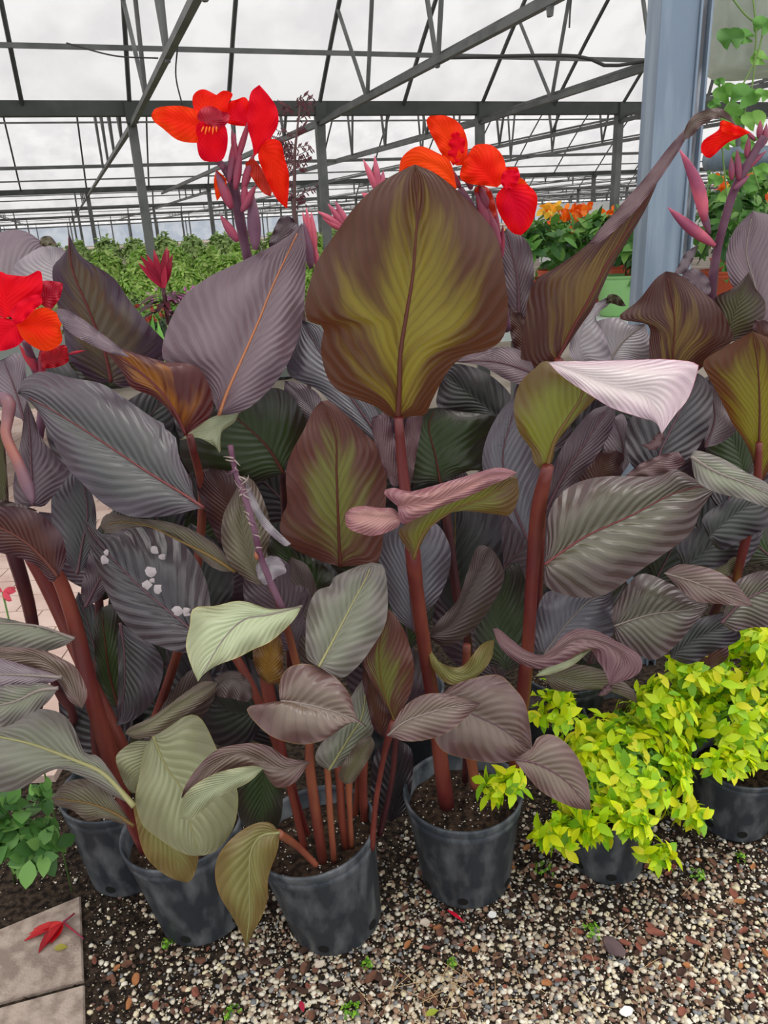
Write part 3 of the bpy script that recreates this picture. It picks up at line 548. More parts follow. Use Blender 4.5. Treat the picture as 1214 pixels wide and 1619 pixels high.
# white-pink curled leaf
Lf(D, 'oliveflap', 1.27, -.15, '862,748 877,696 898,661 918,628 925,590', '844,732 839,710 820,682 812,644 822,606 846,582 866,571', '874,726 880,700 910,662 932,640 950,615 930,590', 'olive', (.005, .002), cup=.015)
Lf(D, 'palepink', 1.20, .5, '866,572 920,592 975,612 1025,628 1046,686', '900,571 932,571 1002,569 1053,568 1100,574 1102,590 1088,630 1067,656', '891,597 932,624 967,645 1008,659 1036,668', None, cup=.02)
Lf(D, 'brownpurple', 1.205, .0, '1046,682 1037,702 1013,704', '1038,686 1028,698', '1050,692 1035,712', None, cup=.004)
# behind the white curl
Lf(D, 'purple', 1.40, .2, '862,810 895,745 925,700 965,640', '858,780 875,735 900,690 935,650', '863,805 894,789 915,757 946,717 967,679 973,652', 'dark', cup=.015)
Lf(Hp, 'greylilac', 1.47, .2, '975,760 985,710 970,660', '955,740 955,700 960,670', '983,750 997,724 994,680 985,655', 'dark')
Lf(Hp, 'dark', 1.44, .3, '1035,775 1042,720 1060,680 1104,590', '1002,740 990,715 992,670 1020,640 1060,610', '1085,728 1105,706 1123,668 1127,627 1118,602', 'dark', cup=.015)
Lf(Ep, 'greylilac', 1.56, .2, '1115,708 1130,660 1122,608', '1112,680 1112,650 1114,620', '1140,700 1165,677 1148,648 1135,620', 'dark')
Lf(Ep, 'green', 1.62, .0, '1180,760 1160,700 1130,650', '1140,750 1115,710 1115,680', '1195,730 1190,690 1160,650', None)
Lf(D, 'bluegrey', 1.44, .2, '838,862 812,800 795,720 822,622', '820,840 775,770 762,730 772,685 795,645', '850,830 855,770 850,700 842,650', 'dark')
Lf(Hp, 'maroon', 1.46, .0, '940,770 950,740 975,712', '915,765 925,735 950,715', '980,752 985,735 985,720', None)
# tall twisted leaf
Lf(D, 'maroonolive', 1.46, -.15, '878,574 905,520 932,472 955,425 985,375 1015,325 1045,275', '850,592 830,588 823,560 829,510 835,470 848,441 870,428 905,405 940,376 970,345 1010,300', '884,566 920,512 938,486 952,455 968,420 992,380 1022,328', 'red', (.004, .001), cup=.012)
Lf(D, 'brownpurple', 1.43, .2, '930,385 965,352 1007,312 1045,265 1075,222 1092,200', '950,360 985,320 1020,280 1055,235 1082,205', '950,382 1000,338 1037,292 1070,243 1088,212', None, cup=.006)
Lf(D, 'brown', 1.42, -.2, '1080,222 1100,190 1130,178 1165,200', '1084,200 1100,180 1132,171 1152,180', '1094,215 1110,198 1135,186 1154,192', None, cup=.006)
Lf(D, 'purple', 1.58, .2, '820,510 818,440 800,362', '796,500 790,430 788,380', '838,500 844,440 840,395 822,370', 'dark')
Lf(D, 'maroon', 1.56, .2, '835,560 820,510 798,480', '815,555 805,520 800,500', '840,540 832,505 815,490', None)
Lf(D, 'mauve', 1.48, .5, '850,592 800,575 760,570 715,572', '830,560 800,548 760,555 730,563', '835,610 800,600 760,578', 'dark')
Lf(Fp, 'backdark', 1.62, .3, '800,668 750,630 700,590', '810,630 770,590 720,575', '770,660 720,655 690,640', None)
Lf(Fp, 'green', 1.52, .0, '696,764 688,720 678,675 690,644', '650,762 640,720 650,680 670,650', '740,745 765,740 770,700 790,662 720,650', 'brown', (.003, .001))
Lf(Fp, 'bluegrey', 1.40, .5, '620,722 570,650 520,580 476,505', '575,690 538,655 504,618 458,594 456,560', '622,700 605,670 588,640 545,612 516,565 511,523', 'dark', cup=.02)
Lf(Fp, 'greylilac', 1.48, .3, '520,690 495,650 450,602', '495,680 465,640 450,625', '512,645 500,620 470,605', None)
Lf(Fp, 'purple', 1.52, .2, '440,400 445,370 455,340', '425,390 432,365 442,345', '470,395 472,365 465,348', None)
# centre behind stems
Lf(D, 'bluegrey', 1.42, .2, '655,1000 648,930 645,880 660,822', '625,975 611,938 599,895 598,850 620,830', '673,972 691,949 706,918 713,883 708,855 690,828', 'dark', cup=.015)
Lf(Fp, 'backdark', 1.55, .2, '735,985 720,900 720,800', '700,960 690,880 695,820', '790,960 795,880 780,800', 'olive')
Lf(D, 'brownflat', 1.36, .1, '678,1008 715,985 745,930 778,866', '690,985 722,950 739,904 755,864', '701,1021 730,1011 760,983 782,949 796,918 794,895', None, cup=.025)
Lf(D, 'yellowgreen', 1.32, .2, '676,1022 710,1062 750,1062 782,1010', '694,1046 729,1054 760,1020', '684,1056 708,1081 745,1076 775,1045', None, cup=.012)
Lf(Fp, 'green', 1.5, .2, '800,1060 790,990 800,900', '760,1040 750,980 780,910', '840,1040 840,960 820,890', None)
# right centre
Lf(D, 'browngreen', 1.25, .5, '861,893 895,868 932,845 1002,813 1071,778 1142,764', '864,850 868,812 885,782 915,762 960,753 1036,753 1066,742 1088,751 1114,765', '863,926 898,942 932,945 967,935 1009,904 1050,876 1092,842 1108,806 1126,780', 'red', (.003, .0008), cup=.025, nv=48)
Lf(Ep, 'greygreen', 1.22, .5, '1092,722 1130,745 1180,765 1240,792', '1100,712 1140,724 1175,744 1214,765', '1100,758 1130,778 1175,789 1214,802', 'pale', cup=.015)
Lf(Hp, 'brownpurple', 1.36, .2, '988,753 1015,742 1045,728 1072,714', '1003,740 1019,730 1050,718', '1030,754 1053,751 1082,732', None)
Lf(Hp, 'browngreen', 1.32, .5, '970,990 1005,978 1036,970 1085,965 1124,957', '968,968 995,921 1019,907 1057,921 1095,944', '976,1012 1002,1032 1036,1043 1071,1018 1098,985', 'pale', (.002, .0007), cup=.018)
Lf(Ep, 'brown', 1.27, .5, '1050,906 1090,918 1135,935 1192,958', '1062,897 1081,892 1126,900 1161,921', '1081,937 1105,951 1140,955 1170,958', 'pale', (.0018, .0006), cup=.012)
Lf(Ep, 'browngreen', 1.31, .4, '1140,985 1170,955 1205,935 1250,925', '1150,950 1165,918 1214,902', '1160,998 1190,992 1230,985', 'dark')
Lf(D, 'bluegrey', 1.39, .3, '860,1034 885,1000 908,973 932,950 968,936', '842,1026 849,966 867,935 915,935', '900,1035 940,1025 968,1004 970,965', 'pale', (.002, .0008), cup=.015)
Lf(D, 'brownpurple', 1.22, .4, '779,994 800,1020 835,1040 872,1036 910,1012 955,1018 985,1045 964,1084', '788,994 805,1008 835,1030 863,1034 884,1010 908,995 939,996 974,1013 1009,1034 1015,1055 1000,1071', '786,1014 800,1034 825,1051 856,1057 898,1044 932,1028 945,1045 957,1064', None, cup=.018, nv=48)
Lf(D, 'palegreen', 1.23, .4, '845,1070 880,1052 934,1028', '862,1056 900,1040', '870,1066 905,1052', None, cup=.008)
Lf(D, 'brownpurple', 1.21, .0, '964,1080 958,1094 944,1100', '956,1084 950,1092', '968,1090 956,1100', None, cup=.003)
Lf(D, 'olivegrey', 1.40, .1, '860,1070 930,1080 1008,1112', '900,1050 960,1062 1000,1090', '880,1092 940,1090 990,1090', None)
Lf(Hp, 'purple', 1.50, .1, '832,1118 870,1120 900,1135', '840,1100 870,1108', '845,1145 880,1148', None)
# right upper
Lf(Hp, 'maroonolive', 1.54, -.1, '1062,612 1064,560 1066,500 1053,429', '1030,590 1026,545 1024,514 978,503 1009,475 1036,441', '1105,585 1133,558 1158,538 1152,512 1133,481 1105,457 1073,434', 'brown', (.003, .001), cup=.015)
Lf(Ep, 'olivedark', 1.58, -.1, '1140,545 1160,500 1184,430', '1110,530 1128,500 1130,471 1161,454', '1175,534 1202,513 1210,480 1194,455', None)
Lf(Ep, 'mauve', 1.66, .3, '1205,560 1195,460 1180,400 1190,333', '1190,470 1160,455 1150,430 1148,400 1162,362', '1240,540 1240,440 1225,350', 'pale', cup=.02)
Lf(Ep, 'olivebright', 1.48, -.15, '1197,772 1200,696 1201,640 1198,580 1190,524', '1190,728 1178,700 1157,668 1137,627 1119,594 1112,571 1150,546', '1225,728 1248,680 1268,620 1260,570 1228,540', 'brown', (.004, .001), cup=.015)
Lf(Ep, 'maroon', 1.5, .0, '1214,560 1205,530 1195,505', '1200,540 1190,520', '1230,540 1215,510', None)
Lf(Hp, 'pale', 1.60, .3, '918,575 918,540 930,500 964,468', '900,560 906,523 922,492 946,477', '965,575 955,530 942,500 962,482', None)
Lf(Hp, 'olivedark', 1.61, -.1, '958,480 970,468 990,484', '962,466 978,468', '968,480 980,484', None, cup=.002)
Lf(Hp, 'pale', 1.62, .4, '960,576 985,540 1020,512', '940,545 938,512 974,502 995,513', '1000,572 1028,570 1028,540', 'pale')
Lf(Hp, 'greylilac', 1.68, .1, '1066,432 1085,412 1104,386', '1072,420 1084,400', '1082,432 1095,412', None, cup=.005)
Lf(Hp, 'mauve', 1.67, .3, '1112,470 1105,445 1080,432', '1088,450 1078,440', '1124,460 1118,438 1098,424', None)
# right lower
Lf(Ep, 'backdark', 1.45, .3, '1120,850 1160,815 1214,780', '1110,820 1150,790 1200,770', '1140,870 1180,850 1214,830', None)
Lf(Ep, 'backdark', 1.60, .2, '1080,900 1130,860 1190,830', '1070,860 1110,830 1170,810', '1100,910 1150,890 1200,860', None)
Lf(Ep, 'olivegrey', 1.6, .1, '1115,910 1140,900 1170,860', '1120,895 1150,870', '1150,912 1170,890', None)
Lf(Ep, 'backdark', 1.5, .3, '1060,1040 1100,1010 1160,985', '1060,1010 1100,980 1150,970', '1090,1050 1130,1030 1170,1010', None)
Lf(Ep, 'maroon', 1.6, .1, '1120,1060 1130,1010 1160,980', '1100,1040 1110,1000', '1150,1040 1150,1010', None)
Lf(Hp, 'purple', 1.7, .2, '870,720 840,640 860,560', '830,700 810,640 830,580', '900,690 900,620 890,570', 'dark')

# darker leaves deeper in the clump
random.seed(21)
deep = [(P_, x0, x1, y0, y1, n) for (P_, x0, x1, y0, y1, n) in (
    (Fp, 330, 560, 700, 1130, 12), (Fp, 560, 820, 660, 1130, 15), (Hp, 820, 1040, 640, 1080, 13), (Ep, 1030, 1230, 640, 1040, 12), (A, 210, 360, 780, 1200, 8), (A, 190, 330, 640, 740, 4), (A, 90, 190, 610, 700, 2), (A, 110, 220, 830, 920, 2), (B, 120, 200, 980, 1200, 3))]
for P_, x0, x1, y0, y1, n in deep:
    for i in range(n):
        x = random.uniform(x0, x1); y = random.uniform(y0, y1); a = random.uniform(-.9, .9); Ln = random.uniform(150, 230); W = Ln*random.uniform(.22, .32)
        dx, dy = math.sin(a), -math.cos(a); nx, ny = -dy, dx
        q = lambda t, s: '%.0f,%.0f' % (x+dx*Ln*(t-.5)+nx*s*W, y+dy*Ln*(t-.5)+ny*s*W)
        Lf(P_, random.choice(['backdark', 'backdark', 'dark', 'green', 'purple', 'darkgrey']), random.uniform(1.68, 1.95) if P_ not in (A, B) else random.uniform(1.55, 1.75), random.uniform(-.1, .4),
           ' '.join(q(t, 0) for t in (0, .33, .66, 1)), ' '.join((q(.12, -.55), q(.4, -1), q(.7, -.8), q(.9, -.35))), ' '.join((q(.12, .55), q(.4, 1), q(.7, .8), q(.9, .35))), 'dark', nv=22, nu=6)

# ------------------------------------------------------------ canna flowers
m_bud = mat('bud_purple_red', (150, 58, 82), .5, .4, c2=(122, 70, 92), scale=25)
m_budr = mat('bud_crimson', (176, 26, 46), .5, .4, c2=(130, 40, 66), scale=25)
m_spk = mat('flower_stalk_purple', (112, 78, 96), .5, .3, c2=(92, 52, 74), scale=18)
m_pinkbud = mat('pink_bract', (206, 96, 116), .5, .4, c2=(150, 70, 100), scale=12)
m_org = mat('stamen_orange', (250, 120, 30), .5)
def spike(P_, s, m=None, name='flower_stalk'):
    o = stem(P_, m or m_spk, [tuple(float(v) for v in q.split(',')) for q in s.split()], name); return o
def bud(par, m, x0, y0, x1, y1, r, Y, name='bud', bend=0):
    n = 8; P = []
    for i in range(n+1):
        t = i/n; P.append((x0+(x1-x0)*t+bend*math.sin(t*3.14), y0+(y1-y0)*t, max(.4, r*.78*math.sin(math.pi*min(.06+t*.92, 1)**.8)**.9), Y))
    mb = MB(); mb.tube([at(a[0], a[1], a[3]) for a in P], [a[2]*a[3]/FPX for a in P], 8); return mb.build(name, m, par, True)
def petal(par, st, Y, k, M_, L_, R_, cup=.012, wav=.006): return Lf(par, st, Y, k, M_, L_, R_, None, cup=cup, wav=wav, name='petal', nv=22, nu=7)
# left bloom (upper left)
s1 = spike(B, '415,560,9,1.5 405,470,9,1.47 388,392,8,1.44 378,340,9,1.42 368,290,8,1.40 352,262,6,1.39 342,252,5,1.38')
petal(s1, 'orangered', 1.36, .2, '326,200 290,192 262,184 239,182', '318,178 290,168 262,168 245,172', '322,222 306,226 280,221 256,202 243,192')
petal(s1, 'red', 1.37, .4, '336,196 336,168 342,150', '312,182 304,160 308,147 322,141', '358,182 360,165 368,149 354,143')
petal(s1, 'red', 1.35, -.2, '336,190 334,220 332,256', '312,196 311,222 314,244 322,254', '354,196 360,215 358,238 350,254')
petal(s1, 'darkred', 1.345, .2, '330,198 336,184 350,176', '312,188 318,172 335,168', '345,204 360,194 362,180', cup=.01)
for i in range(5): bud(s1, m_org, 322+i*5, 200, 318+i*6, 209+i % 2*4, 1.6, 1.335, 'stamen')
petal(s1, 'orangered', 1.40, .2, '396,200 375,182 372,158', '370,198 354,190 357,170 365,160', '400,190 397,172 388,154')
petal(s1, 'red', 1.37, .1, '402,248 412,210 420,172 410,134', '398,225 391,198 393,165 397,145', '412,236 428,218 440,195 437,170 424,150')
petal(s1, 'red', 1.36, -.1, '412,232 430,256 442,290 454,330', '408,248 418,276 432,306 442,320', '424,220 443,224 450,250 457,280')
petal(s1, 'darkred', 1.38, .0, '395,252 412,270 428,311', '388,262 404,290 416,305', '402,252 420,275 430,295')
petal(s1, 'red', 1.385, .0, '342,268 345,290 343,318', '338,285 340,305', '358,285 352,305')
for a in ((375, 258, 366, 204, 6), (372, 262, 398, 178, 6), (384, 300, 402, 240, 8), (382, 335, 405, 292, 8), (366, 330, 341, 268, 10), (372, 300, 380, 230, 8), (355, 268, 343, 254, 5), (376, 382, 348, 340, 9), (362, 290, 372, 210, 7), (386, 330, 387, 282, 7)):
    bud(s1, m_bud, *a, 1.385)
bud(s1, m_stemp, 404, 395, 398, 300, 13, 1.40, 'bract')
# centre bloom
s2 = spike(D, '800,520,9,1.5 785,440,10,1.42 765,370,10,1.36 745,330,8,1.34 728,300,6,1.32')
petal(s2, 'red', 1.32, .2, '722,262 712,225 700,205 680,183', '700,246 688,225 678,205 674,190', '735,258 739,225 728,197 705,183')
petal(s2, 'red', 1.30, .3, '722,296 700,268 665,255 630,275', '712,256 692,242 662,231 636,248', '716,303 690,290 660,270 645,262', cup=.018)
petal(s2, 'orangered', 1.31, .3, '786,296 768,272 752,256 740,244', '800,282 796,250 778,230 752,229', '770,294 740,290 727,280 732,256', cup=.018)
petal(s2, 'red', 1.32, .1, '795,290 805,270 818,264', '786,282 796,266', '815,300 822,280')
petal(s2, 'orangered', 1.29, -.1, '800,292 815,320 820,345 824,372', '785,308 786,330 797,352 810,368', '832,292 849,310 846,338 838,358', cup=.02)
petal(s2, 'red', 1.295, .0, '794,298 812,296 840,300', '806,284 825,282', '806,306 828,308')
for a in ((728, 298, 702, 254, 7), (738, 290, 736, 225, 8), (760, 360, 722, 300, 9), (775, 370, 752, 300, 10), (790, 392, 768, 322, 9), (745, 300, 738, 270, 7), (770, 330, 758, 290, 9), (788, 392, 776, 350, 7)):
    bud(s2, m_bud, *a, 1.33)
for a in ((788, 400, 776, 300, 9), (775, 350, 765, 295, 8), (792, 410, 795, 355, 6)): bud(s2, m_budr, *a, 1.345)
petal(s2, 'red', 1.315, .1, '716,262 726,235 722,208', '708,245 712,215', '730,250 735,220')
petal(s2, 'darkred', 1.33, .0, '776,350 764,320 756,292', '766,338 750,305', '784,335 774,300')
petal(s2, 'red', 1.285, .2, '802,300 800,282 812,268', '792,290 796,272', '814,296 822,276', cup=.01)
# bloom at left edge
s3 = spike(A, '60,700,8,1.45 70,620,9,1.42 55,580,8,1.38 40,540,6,1.34')
petal(s3, 'red', 1.31, .3, '22,500 10,470 30,436', '0,500 -25,460 -5,430 12,434', '50,490 66,462 64,428 45,436', cup=.02)
petal(s3, 'darkred', 1.33, .2, '62,478 78,466 100,448', '58,455 68,444 88,445', '78,490 92,476 98,460')
petal(s3, 'orangered', 1.28, .2, '26,514 55,512 95,518', '40,500 66,486 88,494 98,508', '36,535 60,552 80,554 98,540', cup=.02)
petal(s3, 'red', 1.29, .2, '32,512 10,525 -8,556', '12,503 -15,505 -25,530', '40,530 30,545 12,553', cup=.015)
petal(s3, 'red', 1.275, .3, '24,512 38,488 66,468', '16,495 30,478 55,466', '34,510 52,492 66,480', cup=.012)
petal(s3, 'darkred', 1.33, .0, '64,570 85,568 108,562', '68,555 88,548 104,546', '70,582 92,580 108,572')
bud(s3, m_budr, 108, 560, 134, 554, 3, 1.33)
for a in ((62, 590, 30, 545, 9), (66, 595, 66, 545, 8), (58, 610, 72, 570, 8)): bud(s3, m_budr, *a, 1.36)
# bloom at right edge
s4 = spike(Ep, '1124,540,8,1.72 1124,470,9,1.70 1133,400,7,1.68 1148,340,7,1.66 1163,295,7,1.65 1185,255,7,1.64 1208,215,6,1.63')
petal(s4, 'red', 1.62, .2, '1186,209 1160,212 1138,225 1115,248', '1165,198 1140,190 1136,205 1112,222 1108,238', '1168,218 1150,226 1130,244 1122,250', cup=.02)
petal(s4, 'orangered', 1.61, .0, '1188,210 1165,207 1140,196', '1165,200 1145,191', '1165,214 1142,208')
for a in ((1194, 222, 1178, 206, 4), (1200, 220, 1202, 190, 6), (1207, 230, 1212, 195, 6), (1180, 250, 1184, 215, 6), (1157, 285, 1156, 248, 6), (1168, 285, 1165, 236, 7), (1175, 270, 1212, 238, 6), (1160, 300, 1186, 276, 6), (1190, 240, 1214, 222, 6)):
    bud(s4, m_bud, *a, 1.64)
bud(s4, m_pinkbud, 1114, 350, 1074, 236, 13, 1.66, 'bract', 8); bud(s4, m_pinkbud, 1130, 388, 1056, 328, 11, 1.67, 'bract', -4); bud(s4, m_stemp, 1122, 370, 1100, 300, 8, 1.68, 'bract')
# spent spike over the rolled leaf
s5 = spike(Cn, '448,965,7,1.17 430,925,7,1.16 412,880,6,1.15 400,830,6,1.14 385,780,6,1.14 372,745,5,1.14 364,704,5,1.14')
for i in range(26):
    t = random.uniform(.05, 1); x = 364+t*46; y = 704+t*180; sx = random.choice((-1, 1))
    bud(s5, random.choice((m_spk, mat('dry_petal', (150, 132, 128), .8))), x, y, x+sx*random.uniform(3, 17), y+random.uniform(-16, 12), random.uniform(.8, 2.4), 1.135, 'dry_bud', random.uniform(-4, 4))
bud(s5, m_stemo, 407, 885, 403, 872, 5, 1.14, 'scar')
# pink bracts showing behind the leaves
for lab, P_, L in (('x', D, ((600, 308, 574, 252), (600, 308, 592, 246), (602, 310, 606, 270), (590, 318, 572, 305))), ('y', B, ((548, 362, 502, 334), (548, 360, 518, 322), (545, 364, 510, 345), (550, 358, 530, 318))), ('z', B, ((497, 395, 478, 335), (495, 400, 484, 328), (498, 400, 492, 335)))):
    sx = spike(P_, '%d,%d,5,1.62 %d,%d,6,1.58 %d,%d,4,1.57' % (L[0][0]+20, L[0][1]+120, L[0][0]+8, L[0][1]+40, L[0][0], L[0][1]-5), m_pinkbud)
    for a in L: bud(sx, m_pinkbud, *a, 7, 1.57, 'bract')
bud(sx, m_stemp, 492, 425, 480, 350, 10, 1.56, 'bract')
# dried petals stuck on the dark ribbed leaf
m_dry = mat('dry_white_petal', (196, 184, 186), .7, .3, trans=.3)
for lab, Y, qs in (('dried pale petals stuck in the middle of the dark ribbed leaf at left', 1.195, ((237, 905, 9), (232, 925, 8), (249, 930, 8), (241, 918, 5))),
                   ('dried yellowish petal stuck near the base of the dark ribbed leaf at left', 1.185, ((280, 966, 9), (294, 968, 8))),
                   ('dried petal scrap near the tip of the dark ribbed leaf at left', 1.21, ((165, 885, 7), (168, 874, 5))),
                   ('grey shrivelled petal high on the dark ribbed leaf at left', 1.235, ((244, 870, 7), (257, 880, 6)))):
    mb = MB()
    for (x, y, r) in qs:
        c = at(x, y, Y); V = [c+np.array([0, -.004, 0])]; n = 9
        for j in range(n): t = 6.283*j/n; V.append(at(x+r*math.cos(t)*random.uniform(.6, 1.25), y+r*math.sin(t)*random.uniform(.6, 1.25), Y+random.uniform(-.003, .004)))
        mb.add(V, [(0, 1+j, 1+(j+1) % n) for j in range(n)])
    tag(mb.build('dried_petal', m_dry, None, True), lab, 'petal')

# ------------------------------------------------------------ small leafy plants
def foliage(name, parent, leaves, m, cols, fold=.25, curl=.25):
    """leaves: (pos, direction, normal, length, width); one mesh, leaf colours in 'col'"""
    V = []; Fc = []; Cc = []
    for i, (p, d, nn, L, W) in enumerate(leaves):
        p = np.array(p); d = d/np.linalg.norm(d); x = np.cross(d, nn); x /= np.linalg.norm(x)+1e-9; z = np.cross(x, d); b = len(V)
        for t, w_ in ((0, 0), (.22, .7), (.5, 1.), (.78, .62), (1, 0)):
            c = p+d*L*t-z*L*curl*t*t
            if w_ == 0: V.append(c)
            else: V += [c+x*W/2*w_+z*W*fold*w_*.5, c, c-x*W/2*w_+z*W*fold*w_*.5]
        Fc += [(b, b+2, b+1), (b, b+3, b+2), (b+1, b+2, b+5, b+4), (b+2, b+3, b+6, b+5), (b+4, b+5, b+8, b+7), (b+5, b+6, b+9, b+8), (b+7, b+8, b+10), (b+8, b+9, b+10)]
        c = cols[i % len(cols)]; k = random.uniform(.85, 1.12); q = lin(c); Cc += [(q[0]*k, q[1]*k, q[2]*k, 1)]*11
    return link(name, V, Fc, m, parent, True, cols=Cc)
m_fol = mat('leaf_mixed', (0, 0, 0), .42, .4, attr='col', trans=.3)
m_twig = mat('brown_twig', (110, 100, 60), .7)
def rv(): v = rng.normal(size=3); return v/np.linalg.norm(v)
def bush_leaves(c, rad, n, L, W, per=6, down=.0, shell=.55, flat=.5):
    out = []
    for _ in range(n):
        d = rv(); d[2] = abs(d[2])*1.0-.25 if random.random() < .8 else d[2]; s = shell+(1-shell)*random.random()**.5
        tip = np.array(c)+d*np.array(rad)*s; ax = d*np.array([1, 1, .5])+np.array([0, 0, .35]); ax /= np.linalg.norm(ax)
        for k in range(per):
            t = rv(); t = t-ax*np.dot(t, ax); t /= np.linalg.norm(t); dd = t*.9+ax*random.uniform(-.1, .9)-np.array([0, 0, down])
            nn = ax+np.array([0, 0, flat]); sc = random.uniform(.65, 1.15)
            out.append((tip+ax*random.uniform(-.6, .2)*L, dd, nn, L*sc, W*sc))
    return out
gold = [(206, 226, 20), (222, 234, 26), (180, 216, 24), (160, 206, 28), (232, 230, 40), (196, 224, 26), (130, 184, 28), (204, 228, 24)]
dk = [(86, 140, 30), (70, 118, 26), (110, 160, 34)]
def duranta(base, c, rad, n, label, extra=()):
    t = empty('golden_shrub', base, label, 'plant'); pot(t, base, .115, .09, .2, perl=0)
    lv = bush_leaves(c, rad, n, .042, .021)
    for (e, r2, n2) in extra: lv += bush_leaves(e, r2, n2, .042, .021)
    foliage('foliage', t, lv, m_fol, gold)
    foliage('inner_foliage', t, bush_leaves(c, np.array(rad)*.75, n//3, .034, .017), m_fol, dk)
    for i in range(9):
        a = rv(); a[2] = abs(a[2]); mb = MB(); b0 = base+np.array([a[0]*.03, a[1]*.03, .16]); e = np.array(c)+a*np.array(rad)*.75
        mb.tube([b0, (b0+e)/2+np.array([0, 0, .03]), e], [.003, .0025, .0015], 5); mb.build('twig', m_twig, t, True)
    return t
b1 = pot_base(975, 1403, .09); b2 = pot_base(1180, 1335, .09); b3 = np.array([.66, 1.86, 0])
duranta(b1, at(985, 1215, 1.52), (.185, .13, .155), 240, 'small golden-yellow shrub in the black pot nearest on the right',
        [(at(800, 1245, 1.36), (.045, .025, .03), 14), (at(1095, 1290, 1.45), (.04, .03, .02), 9), (at(1035, 1350, 1.36), (.035, .02, .025), 9), (at(895, 1320, 1.38), (.065, .03, .04), 26), (at(975, 1300, 1.36), (.09, .03, .035), 28), (at(880, 1120, 1.50), (.06, .05, .05), 26), (at(1050, 1110, 1.55), (.07, .05, .06), 30)])
duranta(b2, at(1165, 1130, 1.66), (.20, .13, .135), 230, 'golden-yellow shrub at the right edge in a black pot standing farther back',
        [(at(1140, 1055, 1.66), (.13, .08, .06), 70), (at(1200, 1010, 1.66), (.05, .05, .04), 22), (at(1150, 1205, 1.52), (.06, .03, .025), 14), (at(1085, 1060, 1.6), (.04, .04, .04), 14)])
duranta(b3, at(1050, 1150, 1.80), (.17, .1, .12), 90, 'golden-yellow shrub squeezed behind the other two yellow shrubs')
# small green herb at the lower left
gh = empty('green_herb', onz(30, 1395), 'small bright green leafy plant at the lower left edge', 'plant')
gr = [(84, 132, 62), (106, 156, 76), (68, 110, 56), (126, 172, 92)]
lv = bush_leaves(at(25, 1330, 1.30), (.085, .05, .065), 30, .055, .034, 5, .1); lv += bush_leaves(at(68, 1255, 1.32), (.02, .02, .02), 5, .035, .022, 5)
lv += bush_leaves(at(-20, 1270, 1.32), (.06, .04, .04), 12, .05, .03, 5)
foliage('foliage', gh, lv, m_fol, gr, .15)
for x in (10, 40, 70):
    mb = MB(); mb.tube([onz(20+x*.3, 1395), at(x, 1300, 1.32)], .003, 6); mb.build('stalk', mat('green_stalk', (90, 130, 60), .6), gh, True)
# pink blossom at left edge
pf = empty('pink_flower', at(-6, 936, 1.5)*np.array([1, 1, 0]), 'small pink star-shaped flower at the left edge above the brick path', 'flower')
foliage('petals', pf, [(at(4, 936, 1.5), rv()*np.array([1, .3, 1]), np.array([0, -1, .3]), .028, .014) for _ in range(7)], m_fol, [(240, 110, 120), (236, 80, 104)], .1)
mb = MB(); mb.tube([at(-6, 936, 1.5)*np.array([1, 1, 0]), at(4, 936, 1.5)], .002, 5); mb.build('stalk', MATS['green_stalk'], pf, True)

# ------------------------------------------------------------ benches and plants behind
m_bench = mat('pale_bench_top', (206, 214, 210), .7, .3, c2=(186, 194, 190), scale=6)
m_terra = mat('terracotta_plastic', (176, 78, 48), .6, .3, c2=(158, 66, 42), scale=6)
m_gpot = mat('light_green_pot', (150, 202, 130), .5, .3, c2=(140, 192, 122), scale=5)
bz = at(975, 500, 3.0)[2]
be = empty('plant_bench', (1.6, 3.3, 0), 'long pale nursery bench behind the column carrying orange-flowered pots', 'bench')
mb = MB(); mb.box((2.6, 3.45, bz-.025), (4.4, 1.2, .05)); mb.build('bench_top', m_bench, be)
for x in (.55, 2.2, 3.4, 4.6):
    for y in (2.95, 3.95): mb = MB(); mb.box((x, y, (bz-.05)/2), (.06, .06, bz-.05)); mb.build('leg', m_steel, be)
gmix = [(70, 120, 50), (92, 144, 60), (52, 96, 42), (120, 166, 78)]
def flowering(x, Y, r, h, label, potm, fcols, nf, group='orange-flowered pots on the bench', z=None, pr=.085, nleaf=60, L=.06):
    z = bz if z is None else z
    t = empty('flowering_potted_plant', (x, Y, z), label, 'plant', None)
    pot(t, (x, Y, z), pr, pr*.75, .15, m=potm, holes=False, perl=0)
    c = np.array([x, Y, z+.15+h*.45])
    foliage('foliage', t, bush_leaves(c, (r, r, h*.5), nleaf, L, L*.5, 5), m_fol, gmix)
    if nf:
        fl = []
        for _ in range(nf):
            d = rv(); d[2] = abs(d[2])*1.2+.1; p = c+d/np.linalg.norm(d)*np.array([r, r, h*.5])*1.02
            for k in range(9): fl.append((p+rv()*.012, rv()+np.array([0, -.6, .3]), rv(), .03, .024))
        foliage('blossoms', t, fl, m_fol, fcols, .1)
    return t
orr = [(250, 120, 20), (244, 96, 16), (255, 140, 40)]; yel = [(250, 200, 60), (252, 176, 40), (255, 214, 90)]
def bx(px, Y): return at(px, 440, Y)[0]
flowering(bx(975, 3.02), 3.02, .12, .26, 'dark green bushy plant in the light green pot just left of the steel column', m_gpot, orr, 2, pr=.075)
flowering(bx(858, 3.05), 3.05, .15, .26, 'yellow and orange flowering plant nearest behind the centre red bloom', m_terra, yel, 6)
flowering(bx(925, 3.25), 3.25, .16, .25, 'orange-flowered plant between the yellow one and the light green pot', m_terra, orr, 10)
flowering(bx(880, 3.5), 3.5, .17, .25, 'orange-flowered plant behind the yellow-flowered one', m_terra, orr, 12)
flowering(bx(990, 3.6), 3.6, .16, .25, 'orange-flowered plant in the second row touching the left of the column', m_terra, orr, 9)
flowering(bx(1010, 3.05), 3.05, .07, .2, 'low plant in a terracotta pot against the left edge of the steel column', m_terra, orr, 0, pr=.05)
